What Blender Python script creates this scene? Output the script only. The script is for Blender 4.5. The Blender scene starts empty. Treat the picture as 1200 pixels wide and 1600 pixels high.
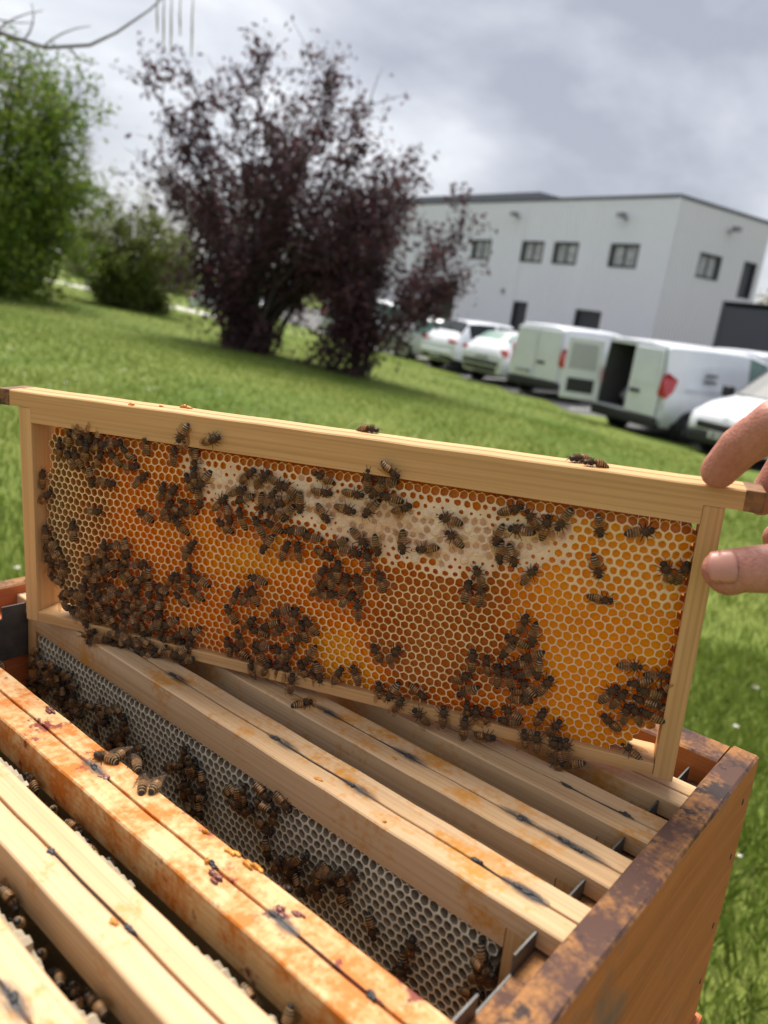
import bpy, bmesh, math, random
import numpy as np
from mathutils import Vector, Matrix, noise

R = math.radians
sc = bpy.context.scene
col = sc.collection
rnd = random.Random(7)
rng = np.random.default_rng(5)
EYE = Vector((0, 0, 2.0))            # world z = 0 is the level of the car park

# ------------------------------------------------------------------ camera
pitch, roll = R(15.6), R(7.7)
fwd = Vector((0, math.cos(pitch), -math.sin(pitch)))
up0 = Vector((0, math.sin(pitch), math.cos(pitch)))
r0 = Vector((1, 0, 0))
rgt = math.cos(roll) * r0 + math.sin(roll) * up0
upv = -math.sin(roll) * r0 + math.cos(roll) * up0
cam = bpy.data.cameras.new('camera')
camo = bpy.data.objects.new('camera', cam)
col.objects.link(camo)
M = Matrix.Identity(4)
for i in range(3):
    M[i][0], M[i][1], M[i][2], M[i][3] = rgt[i], upv[i], -fwd[i], EYE[i]
camo.matrix_world = M
cam.sensor_width = 36
cam.lens = 27.0
cam.clip_start = 0.01
cam.clip_end = 2000
cam.dof.use_dof = True
cam.dof.focus_distance = 0.455
cam.dof.aperture_fstop = 8.0
sc.camera = camo

# ------------------------------------------------------------------ sky, sun, exposure
SUN_EL, SUN_AZ = R(60), R(-14)        # azimuth from +Y, positive to +X
w = bpy.data.worlds.new('World')
sc.world = w
w.use_nodes = True
nt = w.node_tree
nt.nodes.clear()
def wn(t, **k):
    n = nt.nodes.new(t)
    for a, b in k.items():
        setattr(n, a, b)
    return n
out = wn('ShaderNodeOutputWorld')
bg = wn('ShaderNodeBackground')
sky = wn('ShaderNodeTexSky', sky_type='NISHITA', sun_disc=False)
sky.sun_elevation = SUN_EL
sky.sun_rotation = SUN_AZ
skys = wn('ShaderNodeMixRGB', blend_type='MULTIPLY'); skys.inputs[0].default_value = 1
skys.inputs[2].default_value = (0.10, 0.10, 0.10, 1)
nt.links.new(sky.outputs[0], skys.inputs[1])
tc = wn('ShaderNodeTexCoord')
mp = wn('ShaderNodeMapping'); mp.inputs['Location'].default_value = (-6.0, 5.0, 3.3)
mp.inputs['Scale'].default_value = (1.0, 1.0, 1.9)
nt.links.new(tc.outputs['Generated'], mp.inputs[0])
n1 = wn('ShaderNodeTexNoise'); n1.inputs['Scale'].default_value = 2.6; n1.inputs['Detail'].default_value = 7
n1.inputs['Roughness'].default_value = 0.52; n1.inputs['Distortion'].default_value = 0.25
nt.links.new(mp.outputs[0], n1.inputs['Vector'])
cr = wn('ShaderNodeValToRGB')
e = cr.color_ramp.elements
e[0].position = 0.33; e[0].color = (0.22, 0.225, 0.255, 1)
e[1].position = 0.68; e[1].color = (0.62, 0.62, 0.63, 1)
m_ = e.new(0.46); m_.color = (0.315, 0.32, 0.35, 1)
m_ = e.new(0.56); m_.color = (0.42, 0.425, 0.445, 1)
nt.links.new(n1.outputs['Fac'], cr.inputs[0])
mx = wn('ShaderNodeMixRGB'); mx.inputs[0].default_value = 0.90
nt.links.new(skys.outputs[0], mx.inputs[1]); nt.links.new(cr.outputs[0], mx.inputs[2])
nt.links.new(mx.outputs[0], bg.inputs['Color'])
bg.inputs['Strength'].default_value = 1.0
nt.links.new(bg.outputs[0], out.inputs[0])

sd = bpy.data.lights.new('sun', 'SUN')
sd.energy = 3.7
sd.angle = R(32)
sd.color = (1.0, 0.95, 0.87)
so = bpy.data.objects.new('sun', sd)
col.objects.link(so)
sdir = Vector((math.sin(SUN_AZ) * math.cos(SUN_EL), math.cos(SUN_AZ) * math.cos(SUN_EL), math.sin(SUN_EL)))
so.rotation_euler = sdir.to_track_quat('Z', 'Y').to_euler()
so.location = (0, 0, 30)

sc.view_settings.view_transform = 'Standard'
sc.view_settings.look = 'None'
sc.view_settings.exposure = 1.0
sc.view_settings.gamma = 1
sc.view_settings.use_curve_mapping = False
sc.cycles.max_bounces = 8
sc.cycles.transparent_max_bounces = 16
sc.cycles.sample_clamp_indirect = 6
sc.cycles.caustics_reflective = False
sc.cycles.caustics_refractive = False

# ------------------------------------------------------------------ helpers
def new_mat(name):
    m = bpy.data.materials.new(name)
    m.use_nodes = True
    t = m.node_tree
    return m, t, t.nodes['Principled BSDF']

def lk(t, a, b):
    t.links.new(a, b)

def node(t, ty, **k):
    n = t.nodes.new(ty)
    for a, b in k.items():
        setattr(n, a, b)
    return n

def ramp(t, src, stops):
    c = node(t, 'ShaderNodeValToRGB')
    el = c.color_ramp.elements
    el[0].position, el[0].color = stops[0][0], (*stops[0][1], 1)
    el[1].position, el[1].color = stops[-1][0], (*stops[-1][1], 1)
    for p_, c_ in stops[1:-1]:
        x = el.new(p_); x.color = (*c_, 1)
    lk(t, src, c.inputs[0])
    return c.outputs[0]

def nz(t, scale=5, detail=4, rough=0.5, stretch=None, coord='Object', loc=None):
    n = node(t, 'ShaderNodeTexNoise')
    n.inputs['Scale'].default_value = scale
    n.inputs['Detail'].default_value = detail
    n.inputs['Roughness'].default_value = rough
    c = node(t, 'ShaderNodeTexCoord')
    mpp = node(t, 'ShaderNodeMapping')
    if stretch: mpp.inputs['Scale'].default_value = stretch
    if loc: mpp.inputs['Location'].default_value = loc
    lk(t, c.outputs[coord], mpp.inputs[0]); lk(t, mpp.outputs[0], n.inputs['Vector'])
    return n.outputs['Fac']

def bump(t, b, src, strength=0.3, dist=0.002):
    n = node(t, 'ShaderNodeBump')
    n.inputs['Strength'].default_value = strength
    n.inputs['Distance'].default_value = dist
    lk(t, src, n.inputs['Height']); lk(t, n.outputs[0], b.inputs['Normal'])

def mixc(t, fac, a, b):
    n = node(t, 'ShaderNodeMixRGB')
    if isinstance(fac, (int, float)): n.inputs[0].default_value = fac
    else: lk(t, fac, n.inputs[0])
    for i, v in ((1, a), (2, b)):
        if isinstance(v, tuple): n.inputs[i].default_value = (*v, 1)
        else: lk(t, v, n.inputs[i])
    return n.outputs[0]

def plain(name, c, rough=0.6, metal=0, var=0.12, scale=30, coat=0, spec=0.5, bmp=0):
    m, t, b = new_mat(name)
    f = nz(t, scale, 3)
    lo = tuple(max(0, x * (1 - var)) for x in c); hi = tuple(min(1, x * (1 + var)) for x in c)
    lk(t, ramp(t, f, [(0.3, lo), (0.7, hi)]), b.inputs['Base Color'])
    b.inputs['Roughness'].default_value = rough
    b.inputs['Metallic'].default_value = metal
    b.inputs['Coat Weight'].default_value = coat
    b.inputs['Specular IOR Level'].default_value = spec
    if bmp: bump(t, b, f, bmp, 0.001)
    return m

class MB:
    """collects geometry for ONE mesh object"""
    def __init__(s, k=1.0):
        s.v, s.f, s.m, s.k = [], [], [], k
    def add(s, vs, fs, mi=0):
        o = len(s.v)
        s.v += [tuple(c * s.k for c in p) for p in vs]
        for f in fs:
            s.f.append(tuple(o + i for i in f)); s.m.append(mi)
    def box(s, x0, x1, y0, y1, z0, z1, mi=0):
        s.add([(x0,y0,z0),(x1,y0,z0),(x1,y1,z0),(x0,y1,z0),(x0,y0,z1),(x1,y0,z1),(x1,y1,z1),(x0,y1,z1)],
              [(0,3,2,1),(4,5,6,7),(0,1,5,4),(1,2,6,5),(2,3,7,6),(3,0,4,7)], mi)
    def tube(s, pts, rad, n=6, mi=0, cap=True):
        pts = [Vector(p) for p in pts]
        if isinstance(rad, (int, float)): rad = [rad] * len(pts)
        vs, fs = [], []
        for i, p in enumerate(pts):
            d = (pts[min(i+1, len(pts)-1)] - pts[max(i-1, 0)])
            d = d.normalized() if d.length > 1e-9 else Vector((0, 0, 1))
            a = d.orthogonal().normalized() if abs(d.z) > .9 else d.cross(Vector((0, 0, 1))).normalized()
            b = d.cross(a)
            for j in range(n):
                t = 2 * math.pi * j / n
                vs.append(p + (a * math.cos(t) + b * math.sin(t)) * rad[i])
        for i in range(len(pts) - 1):
            for j in range(n):
                fs.append((i*n+j, i*n+(j+1) % n, (i+1)*n+(j+1) % n, (i+1)*n+j))
        if cap:
            fs.append(tuple(range(n))[::-1]); fs.append(tuple((len(pts)-1)*n+j for j in range(n)))
        s.add(vs, fs, mi)
    def blob(s, c, r, nu=8, nv=6, mi=0, jit=0.0):
        vs, fs = [(c[0], c[1], c[2]-r[2])], []
        for i in range(1, nv):
            a = -math.pi/2 + math.pi * i / nv
            for j in range(nu):
                t = 2*math.pi*j/nu; q = 1 + rnd.uniform(-jit, jit)
                vs.append((c[0]+r[0]*math.cos(a)*math.cos(t)*q, c[1]+r[1]*math.cos(a)*math.sin(t)*q, c[2]+r[2]*math.sin(a)*q))
        vs.append((c[0], c[1], c[2]+r[2])); L = len(vs)-1
        for j in range(nu):
            fs.append((0, 1+(j+1) % nu, 1+j)); fs.append((L, L-nu+j, L-nu+(j+1) % nu))
        for i in range(nv-2):
            for j in range(nu):
                a = 1+i*nu
                fs.append((a+j, a+(j+1) % nu, a+nu+(j+1) % nu, a+nu+j))
        s.add(vs, fs, mi)
    def mesh(s, name, mats, smooth=False):
        me = bpy.data.meshes.new(name)
        me.from_pydata(s.v, [], s.f)
        for m in (mats if isinstance(mats, (list, tuple)) else [mats]): me.materials.append(m)
        if len(me.materials) > 1: me.polygons.foreach_set('material_index', s.m)
        if smooth: me.polygons.foreach_set('use_smooth', [True] * len(me.polygons))
        me.update()
        return me
    def build(s, name, mats, parent=None, smooth=False, bev=0, seg=2, M=None):
        o = bpy.data.objects.new(name, s.mesh(name, mats, smooth))
        col.objects.link(o)
        if parent: o.parent = parent
        if M is not None:
            if parent: o.matrix_local = M
            else: o.matrix_world = M
        if bev:
            b = o.modifiers.new('edges', 'BEVEL'); b.width = bev; b.segments = seg; b.limit_method = 'ANGLE'; b.angle_limit = R(40)
        return o

def np_mesh(name, V, nper, mats, mi=None, smooth=False):
    """V: (n*nper,3) vertices, faces are consecutive runs of nper vertices"""
    V = np.asarray(V, dtype=np.float32).reshape(-1, 3)
    n = len(V) // nper
    me = bpy.data.meshes.new(name)
    me.vertices.add(len(V)); me.loops.add(len(V)); me.polygons.add(n)
    me.vertices.foreach_set('co', V.ravel())
    me.loops.foreach_set('vertex_index', np.arange(len(V), dtype=np.int32))
    me.polygons.foreach_set('loop_start', np.arange(0, len(V), nper, dtype=np.int32))
    me.polygons.foreach_set('loop_total', np.full(n, nper, dtype=np.int32))
    for m in mats: me.materials.append(m)
    if mi is not None: me.polygons.foreach_set('material_index', np.asarray(mi, dtype=np.int32))
    me.update()
    return me

def link(name, me, parent=None, M=None):
    o = bpy.data.objects.new(name, me)
    col.objects.link(o)
    if parent: o.parent = parent
    if M is not None:
        if parent: o.matrix_local = M
        else: o.matrix_world = M
    return o

def empty(name, M):
    o = bpy.data.objects.new(name, None)
    o.empty_display_size = 0.02
    col.objects.link(o)
    o.matrix_world = M
    return o

def tag(o, label=None, cat=None, group=None, kind=None):
    for k, v in (('label', label), ('category', cat), ('group', group), ('kind', kind)):
        if v: o[k] = v
    return o

def T(x, y, z): return Matrix.Translation((x, y, z))
def RZ(a): return Matrix.Rotation(a, 4, 'Z')
def heading(x, y, z, hx, hy):
    """frame whose local +X is the heading"""
    return T(x, y, z) @ RZ(math.atan2(hy, hx))

# ------------------------------------------------------------------ ground
def gz(x, y):
    s = 0.91 * x + 0.41 * y
    if s > 10.75: return -0.03
    s = max(-1.5, min(s, 10.75))
    b = 0.9 - 0.078 * s
    far = max(0.0, min(1.0, (y - 24) / 20))
    return b * (1 - 0.25 * far) + 0.02 * math.sin(x * 1.3 + y * .7) * math.sin(y * .9)

def grass_mat():
    m, t, b = new_mat('lawn')
    a = nz(t, 0.6, 5, .6); c = nz(t, 45, 4, .7)
    base = ramp(t, c, [(0.25, (0.06, 0.095, 0.012)), (0.5, (0.11, 0.16, 0.024)), (0.75, (0.17, 0.215, 0.04))])
    pat = ramp(t, a, [(0.35, (0.07, 0.12, 0.018)), (0.65, (0.19, 0.205, 0.05))])
    lk(t, mixc(t, 0.5, base, pat), b.inputs['Base Color'])
    b.inputs['Roughness'].default_value = 0.9
    b.inputs['Specular IOR Level'].default_value = 0.15
    bump(t, b, c, 0.6, 0.03)
    return m
M_lawn = grass_mat()
def ground():
    xs = sorted(set([-400, -250, -150, -100, -70, -50] + list(np.arange(-40, 40.1, 1.0)) + [50, 70, 100, 150, 250, 400]))
    ys = sorted(set([-300, -150, -80, -40, -20] + list(np.arange(-10, 60.1, 1.0)) + [70, 90, 120, 180, 300, 600, 1200]))
    xs = np.array(xs); ys = np.array(ys)
    V, F = [], []
    for y in ys:
        for x in xs:
            V.append((x, y, gz(x, y)))
    nx = len(xs)
    for j in range(len(ys) - 1):
        for i in range(nx - 1):
            F.append((j*nx+i, j*nx+i+1, (j+1)*nx+i+1, (j+1)*nx+i))
    me = bpy.data.meshes.new('lawn'); me.from_pydata(V, [], F); me.materials.append(M_lawn)
    me.polygons.foreach_set('use_smooth', [True]*len(F))
    o = link('lawn', me); tag(o, 'mown green lawn sloping down towards the car park', 'lawn', kind='structure')
ground()

def asphalt_mat():
    m, t, b = new_mat('asphalt')
    c = nz(t, 60, 4, .6); a = nz(t, .5, 4)
    lk(t, mixc(t, .4, ramp(t, c, [(.3, (.05, .05, .052)), (.7, (.10, .10, .102))]), ramp(t, a, [(.3, (.05, .05, .05)), (.7, (.12, .118, .115))])), b.inputs['Base Color'])
    b.inputs['Roughness'].default_value = .85
    return m
M_asph = asphalt_mat()
def parking():
    # strip beyond the line 0.91x+0.41y = 10.9, up to and round the building
    n = Vector((.912, .411, 0)); d = Vector((-.411, .912, 0))
    pts = []
    for tt in np.linspace(-30, 70, 101):
        p = n * (10.86 + .10 * math.sin(tt * 2.1) + .05 * math.sin(tt * 5.3)) + d * tt
        q = n * 46 + d * tt
        pts.append((p, q))
    V = []; F = []
    for p, q in pts:
        V += [(p.x, p.y, 0.0), (q.x, q.y, 0.0)]
    for i in range(len(pts)-1): F.append((2*i, 2*i+1, 2*i+3, 2*i+2))
    me = bpy.data.meshes.new('car_park'); me.from_pydata(V, [], F); me.materials.append(M_asph)
    tag(link('car_park', me), 'dark grey asphalt car park below the lawn', 'car park', kind='structure')
    mb = MB()
    wp = plain('white_line', (.55, .55, .53), .7, var=.3, scale=20)
    for k in range(9):
        a = d * (10 + k * 2.6) + n * 11.3; b_ = a + Vector((.807, .591, 0)) * 4.6
        s_ = d * .05
        mb.add([(*(a-s_)[:2], .004), (*(b_-s_)[:2], .004), (*(b_+s_)[:2], .004), (*(a+s_)[:2], .004)], [(0, 1, 2, 3)])
    tag(mb.build('parking_marking', wp), 'worn white bay lines on the asphalt', 'marking', kind='structure')
    # pale path far left
    mb = MB(); pm = plain('pale_path', (.42, .40, .37), .8, var=.2)
    P = [(-5.0, 27.0), (-8, 29.5), (-12, 31), (-18, 33)]
    for a, b_ in zip(P[:-1], P[1:]):
        mb.add([(a[0], a[1]-.6, gz(*a)+.03), (b_[0], b_[1]-.6, gz(*b_)+.03), (b_[0], b_[1]+.6, gz(*b_)+.05), (a[0], a[1]+.6, gz(*a)+.05)], [(0, 1, 2, 3)])
    tag(mb.build('garden_path', pm), 'pale path crossing the far lawn behind the green shrub', 'path', kind='structure')
parking()

def blade_mat(name, stops):
    m, t, b = new_mat(name)
    f = nz(t, 1.3, 4, .7)
    g = node(t, 'ShaderNodeNewGeometry')
    mxx = node(t, 'ShaderNodeMath', operation='ADD')
    s_ = node(t, 'ShaderNodeMath', operation='MULTIPLY'); s_.inputs[1].default_value = .5
    lk(t, g.outputs['Random Per Island'], s_.inputs[0])
    h_ = node(t, 'ShaderNodeMath', operation='MULTIPLY'); h_.inputs[1].default_value = .6
    lk(t, f, h_.inputs[0]); lk(t, s_.outputs[0], mxx.inputs[0]); lk(t, h_.outputs[0], mxx.inputs[1])
    c = ramp(t, mxx.outputs[0], stops)
    lk(t, c, b.inputs['Base Color'])
    b.inputs['Roughness'].default_value = .55
    b.inputs['Specular IOR Level'].default_value = .25
    tr = node(t, 'ShaderNodeBsdfTranslucent'); lk(t, c, tr.inputs[0])
    ms = node(t, 'ShaderNodeMixShader'); ms.inputs[0].default_value = .35
    lk(t, b.outputs[0], ms.inputs[1]); lk(t, tr.outputs[0], ms.inputs[2])
    lk(t, ms.outputs[0], t.nodes['Material Output'].inputs[0])
    return m
M_blade = blade_mat('grass_blade', [(.1, (.065, .105, .014)), (.45, (.14, .20, .03)), (.7, (.20, .265, .05)), (.95, (.30, .29, .11))])

def grass():
    segs = []
    def field(x0, x1, y0, y1, n, h0, h1, wd):
        x = rng.uniform(x0, x1, n); y = rng.uniform(y0, y1, n)
        # clumping
        s = .91*x+.41*y
        k = (s < 10.8)
        # keep clear of the hive stand
        k &= ~((x > -.42) & (x < .42) & (y > -.1) & (y < .75) & (rng.random(n) > .25))
        x, y = x[k], y[k]
        z = np.array([gz(a, b) for a, b in zip(x, y)])
        m = len(x)
        h = rng.uniform(h0, h1, m) * (0.75 + .5*rng.random(m)**2); a = rng.uniform(0, 2*np.pi, m)
        lean = rng.uniform(.1, .8, m)*h; la = rng.uniform(0, 2*np.pi, m)
        ww = wd*rng.uniform(.6, 1.3, m)
        dx, dy = np.cos(a)*ww, np.sin(a)*ww
        lx, ly = np.cos(la)*lean, np.sin(la)*lean
        A = np.stack([x-dx, y-dy, z-.005], 1); B = np.stack([x+dx, y+dy, z-.005], 1)
        C_ = np.stack([x+dx*.7+lx*.45, y+dy*.7+ly*.45, z+h*.65], 1); D = np.stack([x+lx, y+ly, z+h], 1)
        segs.append(np.stack([A, B, C_, D], 1).reshape(-1, 3))
    field(0.3, 2.2, .2, 3.2, 26000, .035, .085, .0024)
    field(-2.6, 0.3, .9, 3.2, 16000, .03, .075, .0026)
    field(-5, 4.6, 3.2, 7, 44000, .025, .055, .004)
    field(-9, 5, 7, 13, 44000, .02, .045, .007)
    field(-14, 4, 13, 26, 34000, .015, .04, .012)
    o = link('grass', np_mesh('grass', np.concatenate(segs), 4, [M_blade]))
    tag(o, 'short green grass blades covering the lawn', 'grass', kind='stuff')
grass()

M_petal = plain('daisy_petal', (.8, .8, .78), .6)
M_eye = plain('daisy_eye', (.7, .45, .03), .6)
def daisy_geo(r):
    p = MB()
    for k in range(12):
        a = 2*math.pi*k/12; c, s = math.cos(a), math.sin(a)
        q = lambda d, o, z: (c*d - s*o, s*d + c*o, z)
        p.add([q(r*.25, 0, 0), q(r*.7, -r*.16, r*.12), q(r, 0, r*.05), q(r*.7, r*.16, r*.12)], [(0, 1, 2, 3)])
    e_ = MB(); e_.blob((0, 0, r*.06), (r*.3, r*.3, r*.2), 8, 4)
    st = MB(); st.tube([(0, 0, 0), (r*.3, 0, -.03), (r*.2, 0, -.055)], .0008, 4)
    return p, e_, st
def daisies():
    P, E_, S_ = daisy_geo(.011)
    pm, em, sm = P.mesh('petals', M_petal), E_.mesh('flower_eye', M_eye, True), S_.mesh('stem', M_blade)
    spots = [(.86, 1.02), (.80, .93), (.93, 1.55), (1.02, 1.9), (1.25, 2.3), (1.1, 2.6), (-.72, 1.6), (-1.0, 1.9), (1.5, 2.7), (.98, 1.28), (1.35, 1.75), (-1.2, 2.4)]
    for x, y in spots:
        r_ = empty('daisy', T(x, y, gz(x, y)+.055) @ Matrix.Rotation(rnd.uniform(-.5, .5), 4, 'X') @ RZ(rnd.uniform(0, 6)))
        tag(r_, 'small white daisy in the grass close by the hive', 'daisy', 'daisies near the hive')
        link('petals', pm, r_); link('flower_eye', em, r_); link('stem', sm, r_)
    V = []
    n = 900
    for i in range(n):
        y = rnd.uniform(3, 20); x = rnd.uniform(-.55*y, .35*y)
        if .91*x+.41*y > 10.6: continue
        if noise.noise((x*.35, y*.35, 3)) < 0.0: continue
        r_ = rnd.uniform(.008, .014); z = gz(x, y)+rnd.uniform(.05, .085); a0 = rnd.uniform(0, 6)
        tl = rnd.uniform(-.5, .5)
        for k in range(6):
            a = a0+k*math.pi/3
            V += [(x+r_*math.cos(a+u)*q, y+r_*math.sin(a+u)*q, z+tl*r_*math.cos(a)*q) for u, q in ((0, .1), (-.4, .8), (0, 1), (.4, .8))]
    tag(link('daisy_patch', np_mesh('daisy_patch', V, 4, [M_petal])), 'tiny white daisies scattered over the lawn', 'daisies', kind='stuff')
daisies()

# ------------------------------------------------------------------ building
M_clad = plain('white_cladding', (.80, .81, .84), .5, var=.012, scale=2)
M_clad2 = plain('pale_cladding', (.78, .78, .78), .5, var=.012, scale=2)
M_trim = plain('dark_trim', (.10, .10, .11), .5)
M_frame = plain('anthracite_frame', (.035, .038, .042), .45)
M_door = plain('anthracite_door', (.035, .038, .05), .45)
M_metalg = plain('grey_metal', (.25, .25, .26), .4, metal=.6)
M_curtain = plain('white_curtain', (.42, .43, .43), .8, var=.3, scale=3)
def glass_mat(name, c, rough=.08):
    m, t, b = new_mat(name)
    f = nz(t, 2, 2)
    lk(t, ramp(t, f, [(.3, tuple(x*.8 for x in c)), (.7, c)]), b.inputs['Base Color'])
    b.inputs['Roughness'].default_value = rough
    b.inputs['Specular IOR Level'].default_value = .8
    return m
M_pane = glass_mat('window_glass', (.05, .06, .06))
M_panel = glass_mat('curtained_glass', (.30, .31, .31))

def building():
    B0 = Vector((11.188, 37.12, 0)); dl = Vector((-.591, .807, 0)); dr = Vector((.807, .591, 0))
    top = 7.86
    # local frame: X along right facade (dr), Y along left facade (dl) -> right-handed
    root = empty('office_building', Matrix(((dr.x, dl.x, 0, B0.x), (dr.y, dl.y, 0, B0.y), (0, 0, 1, 0), (0, 0, 0, 1))))
    tag(root, 'white ribbed metal clad two storey office with flat roof behind the vehicles', 'building')
    LL, LR = 24.0, 7.62
    opL = [(1.6, 3.3, 4.75, 5.85, 'w'), (5.38, 7.06, 4.75, 5.85, 'w'), (7.8, 9.48, 4.75, 5.85, 'w'), (12.0, 13.66, 4.75, 5.85, 'w'),
           (3.07, 4.76, 0.0, 2.62, 'd'), (8.28, 9.38, 0.0, 2.66, 'd'), (14.6, 16.25, 0.0, 2.74, 'g')]
    opR = [(2.3, 4.1, 4.75, 5.88, 'w'), (6.0, 7.15, 4.2, 5.95, 'd')]
    def wall(name, L, ops, put, mat):
        ss = sorted({0.0, L} | {o[0] for o in ops} | {o[1] for o in ops})
        zs = sorted({0.0, top} | {o[2] for o in ops} | {o[3] for o in ops})
        mb = MB()
        for a, b in zip(ss[:-1], ss[1:]):
            for c, d in zip(zs[:-1], zs[1:]):
                if any(o[0] <= a + 1e-6 and o[1] >= b - 1e-6 and o[2] <= c + 1e-6 and o[3] >= d - 1e-6 for o in ops): continue
                n = max(1, round((b-a)/.25)); st = (b-a)/n
                prof = []
                for k in range(n):
                    x = a+k*st
                    prof += [(x, 0), (x+st*.55, 0), (x+st*.65, .06), (x+st*.9, .06)]
                prof.append((b, 0))
                vs = []
                for x, dep in prof: vs += [put(x, dep, c), put(x, dep, d)]
                fs = [(2*i, 2*i+2, 2*i+3, 2*i+1) for i in range(len(prof)-1)]
                mb.add(vs, fs)
        return mb.build(name, mat, root)
    putL = lambda s, d, z: (-d, s, z)
    putR = lambda s, d, z: (s, -d, z)
    wl = wall('ribbed_wall', LL, opL, putL, M_clad)
    wr = wall('side_wall', LR, opR, putR, M_clad2)
    bk = MB()
    bk.add([(LR, 0, 0), (LR, LL, 0), (LR, LL, top), (LR, 0, top)], [(0, 1, 2, 3)])
    bk.add([(0, LL, 0), (LR, LL, 0), (LR, LL, top), (0, LL, top)], [(3, 2, 1, 0)])
    bk.add([(0.05, .05, .05), (.05, LL-.05, .05), (LR-.05, LL-.05, .05), (LR-.05, .05, .05)], [(0, 1, 2, 3)])
    bk.build('back_wall', M_clad2, root)
    rf = MB(); rf.box(-.06, LR+.06, -.06, LL+.06, top, top+.16)
    rf.build('roof_edge', M_trim, root)
    rb = MB(); rb.box(.6, LR-.6, 9.5, LL-.4, top+.16, top+.62)
    rb.build('roof_screen', plain('roof_screen', (.16, .17, .20), .6), root)
    cn = MB(); cn.box(-.075, .03, -.075, .03, 0, top); cn.build('corner_strip', M_clad, root)
    def opening(o, side):
        s0, s1, z0, z1, kind = o
        P = (lambda s, d, z: (d, s, z)) if side == 'L' else (lambda s, d, z: (s, d, z))
        def bx(mb, a, b, d0, d1, c, d):
            p, q = P(a, d0, c), P(b, d1, d)
            mb.box(min(p[0], q[0]), max(p[0], q[0]), min(p[1], q[1]), max(p[1], q[1]), c, d)
        f = MB(); t_ = .09
        bx(f, s0, s0+t_, -.05, .22, z0, z1); bx(f, s1-t_, s1, -.05, .22, z0, z1)
        bx(f, s0+t_, s1-t_, -.05, .22, z1-t_, z1)
        if kind == 'w': bx(f, s0+t_, s1-t_, -.06, .22, z0, z0+t_)
        if kind == 'w':
            wd = f.build('window', M_frame, root)
            mid = (s0+s1)/2; q = (s1-s0)*.22 if side == 'L' else 0
            mu = MB(); bx(mu, mid-.06, mid+.06, .05, .17, z0+t_, z1-t_); mu.build('mullion', M_frame, wd)
            for k, (a, b) in enumerate(((s0+t_, mid-.06), (mid+.06, s1-t_))):
                g = MB(); bx(g, a, b, .12, .14, z0+t_, z1-t_)
                g.build('pane', M_panel, wd)
                cmb = MB(); far = k == (1 if side == 'L' else 1)
                c0, c1 = (a, b-(b-a)*.35) if far else (a+(b-a)*.05, b)
                bx(cmb, c0, c1, .085, .118, z0+t_+.02, z1-t_-.02)
                cmb.build('curtain', M_curtain, wd)
        else:
            dr_ = f.build('door', M_frame, root)
            g = MB(); bx(g, s0+t_, s1-t_, .10, .14, z0+.02, z1-t_); g.build('door_leaf', M_door if kind == 'd' else M_pane, dr_)
            if side == 'L' and s1-s0 > 1.3 and kind == 'd':
                for k in range(1, 5):
                    q = MB(); z = z0+k*(z1-z0)/5; bx(q, s0+t_, s1-t_, .085, .10, z-.02, z+.02); q.build('panel_joint', M_frame, dr_)
            else:
                q = MB(); bx(q, s0+t_+.08, s0+t_+.12, .03, .10, z0+1.0, z0+1.25); q.build('handle', M_metalg, dr_)
    for o in opL: opening(o, 'L')
    for o in opR: opening(o, 'R')
    def flood(P0, ax):
        mb = MB()
        x, y, z = P0
        nx, ny = ax
        mb.box(x-.08, x+.08, y-.08, y+.08, z-.03, z+.03)
        a = MB(); a.tube([(x, y, z), (x+nx*.35, y+ny*.35, z+.12)], .03, 6)
        b = mb.build('lamp_bracket', M_metalg, root)
        a.build('arm', M_metalg, b)
        h = MB(); h.box(x+nx*.35-.17, x+nx*.35+.17, y+ny*.35-.17, y+ny*.35+.17, z+.02, z+.24)
        h.build('floodlight_head', M_metalg, b, bev=.02)
    flood((-.1, 10.1, 7.05), (-1, 0)); flood((-.1, 2.7, 6.95), (-1, 0)); flood((4.1, -.1, 7.03), (0, -1))
    # downpipe-like vent on the left wall
    v = MB(); v.box(-.09, -.032, 10.3, 10.5, 3.0, 3.25); v.build('wall_vent', M_metalg, root)
building()

def container():
    m = plain('dark_container_paint', (.045, .047, .06), .5)
    c0 = Vector((11.97, 25.96, 0)); hx = Vector((.85, .53, 0)).normalized()
    root = empty('storage_container', heading(c0.x, c0.y, 0, hx.x, hx.y))
    tag(root, 'dark grey corrugated storage container beside the office', 'container')
    L, W, H = 6.0, 2.4, 3.3
    n = 22
    for nm, y, sg in (('side_panel', 0, -1), ('side_panel', W, 1)):
        mb = MB(); pr = []
        for k in range(n):
            x = .08+k*(L-.16)/n; st = (L-.16)/n
            pr += [(x, 0), (x+st*.4, 0), (x+st*.55, .045), (x+st*.85, .045)]
        pr.append((L-.08, 0))
        vs = []
        for x, d in pr: vs += [(x, y-sg*d, .1), (x, y-sg*d, H-.12)]
        mb.add(vs, [(2*i, 2*i+2, 2*i+3, 2*i+1) if sg < 0 else (2*i+1, 2*i+3, 2*i+2, 2*i) for i in range(len(pr)-1)])
        mb.build(nm, m, root)
    for xa in (.03, L-.06):
        e_ = MB(); e_.box(xa, xa+.03, .05, W-.05, .1, H-.12); e_.build('end_panel', m, root)
    fr = MB()
    for x in (0, L-.1):
        for y in (-.05, W-.05): fr.box(x, x+.1, y, y+.1, 0, H)
    fr.box(.1, L-.1, -.05, .05, H-.14, H); fr.box(.1, L-.1, W-.05, W+.05, H-.14, H); fr.box(.1, L-.1, -.05, .05, 0, .14)
    fr.build('corner_frame', plain('grey_frame', (.09, .09, .1), .5), root)
    rp = MB(); rp.box(.0, L, -.06, W+.06, H, H+.05); rp.build('roof', m, root)
container()

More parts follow.
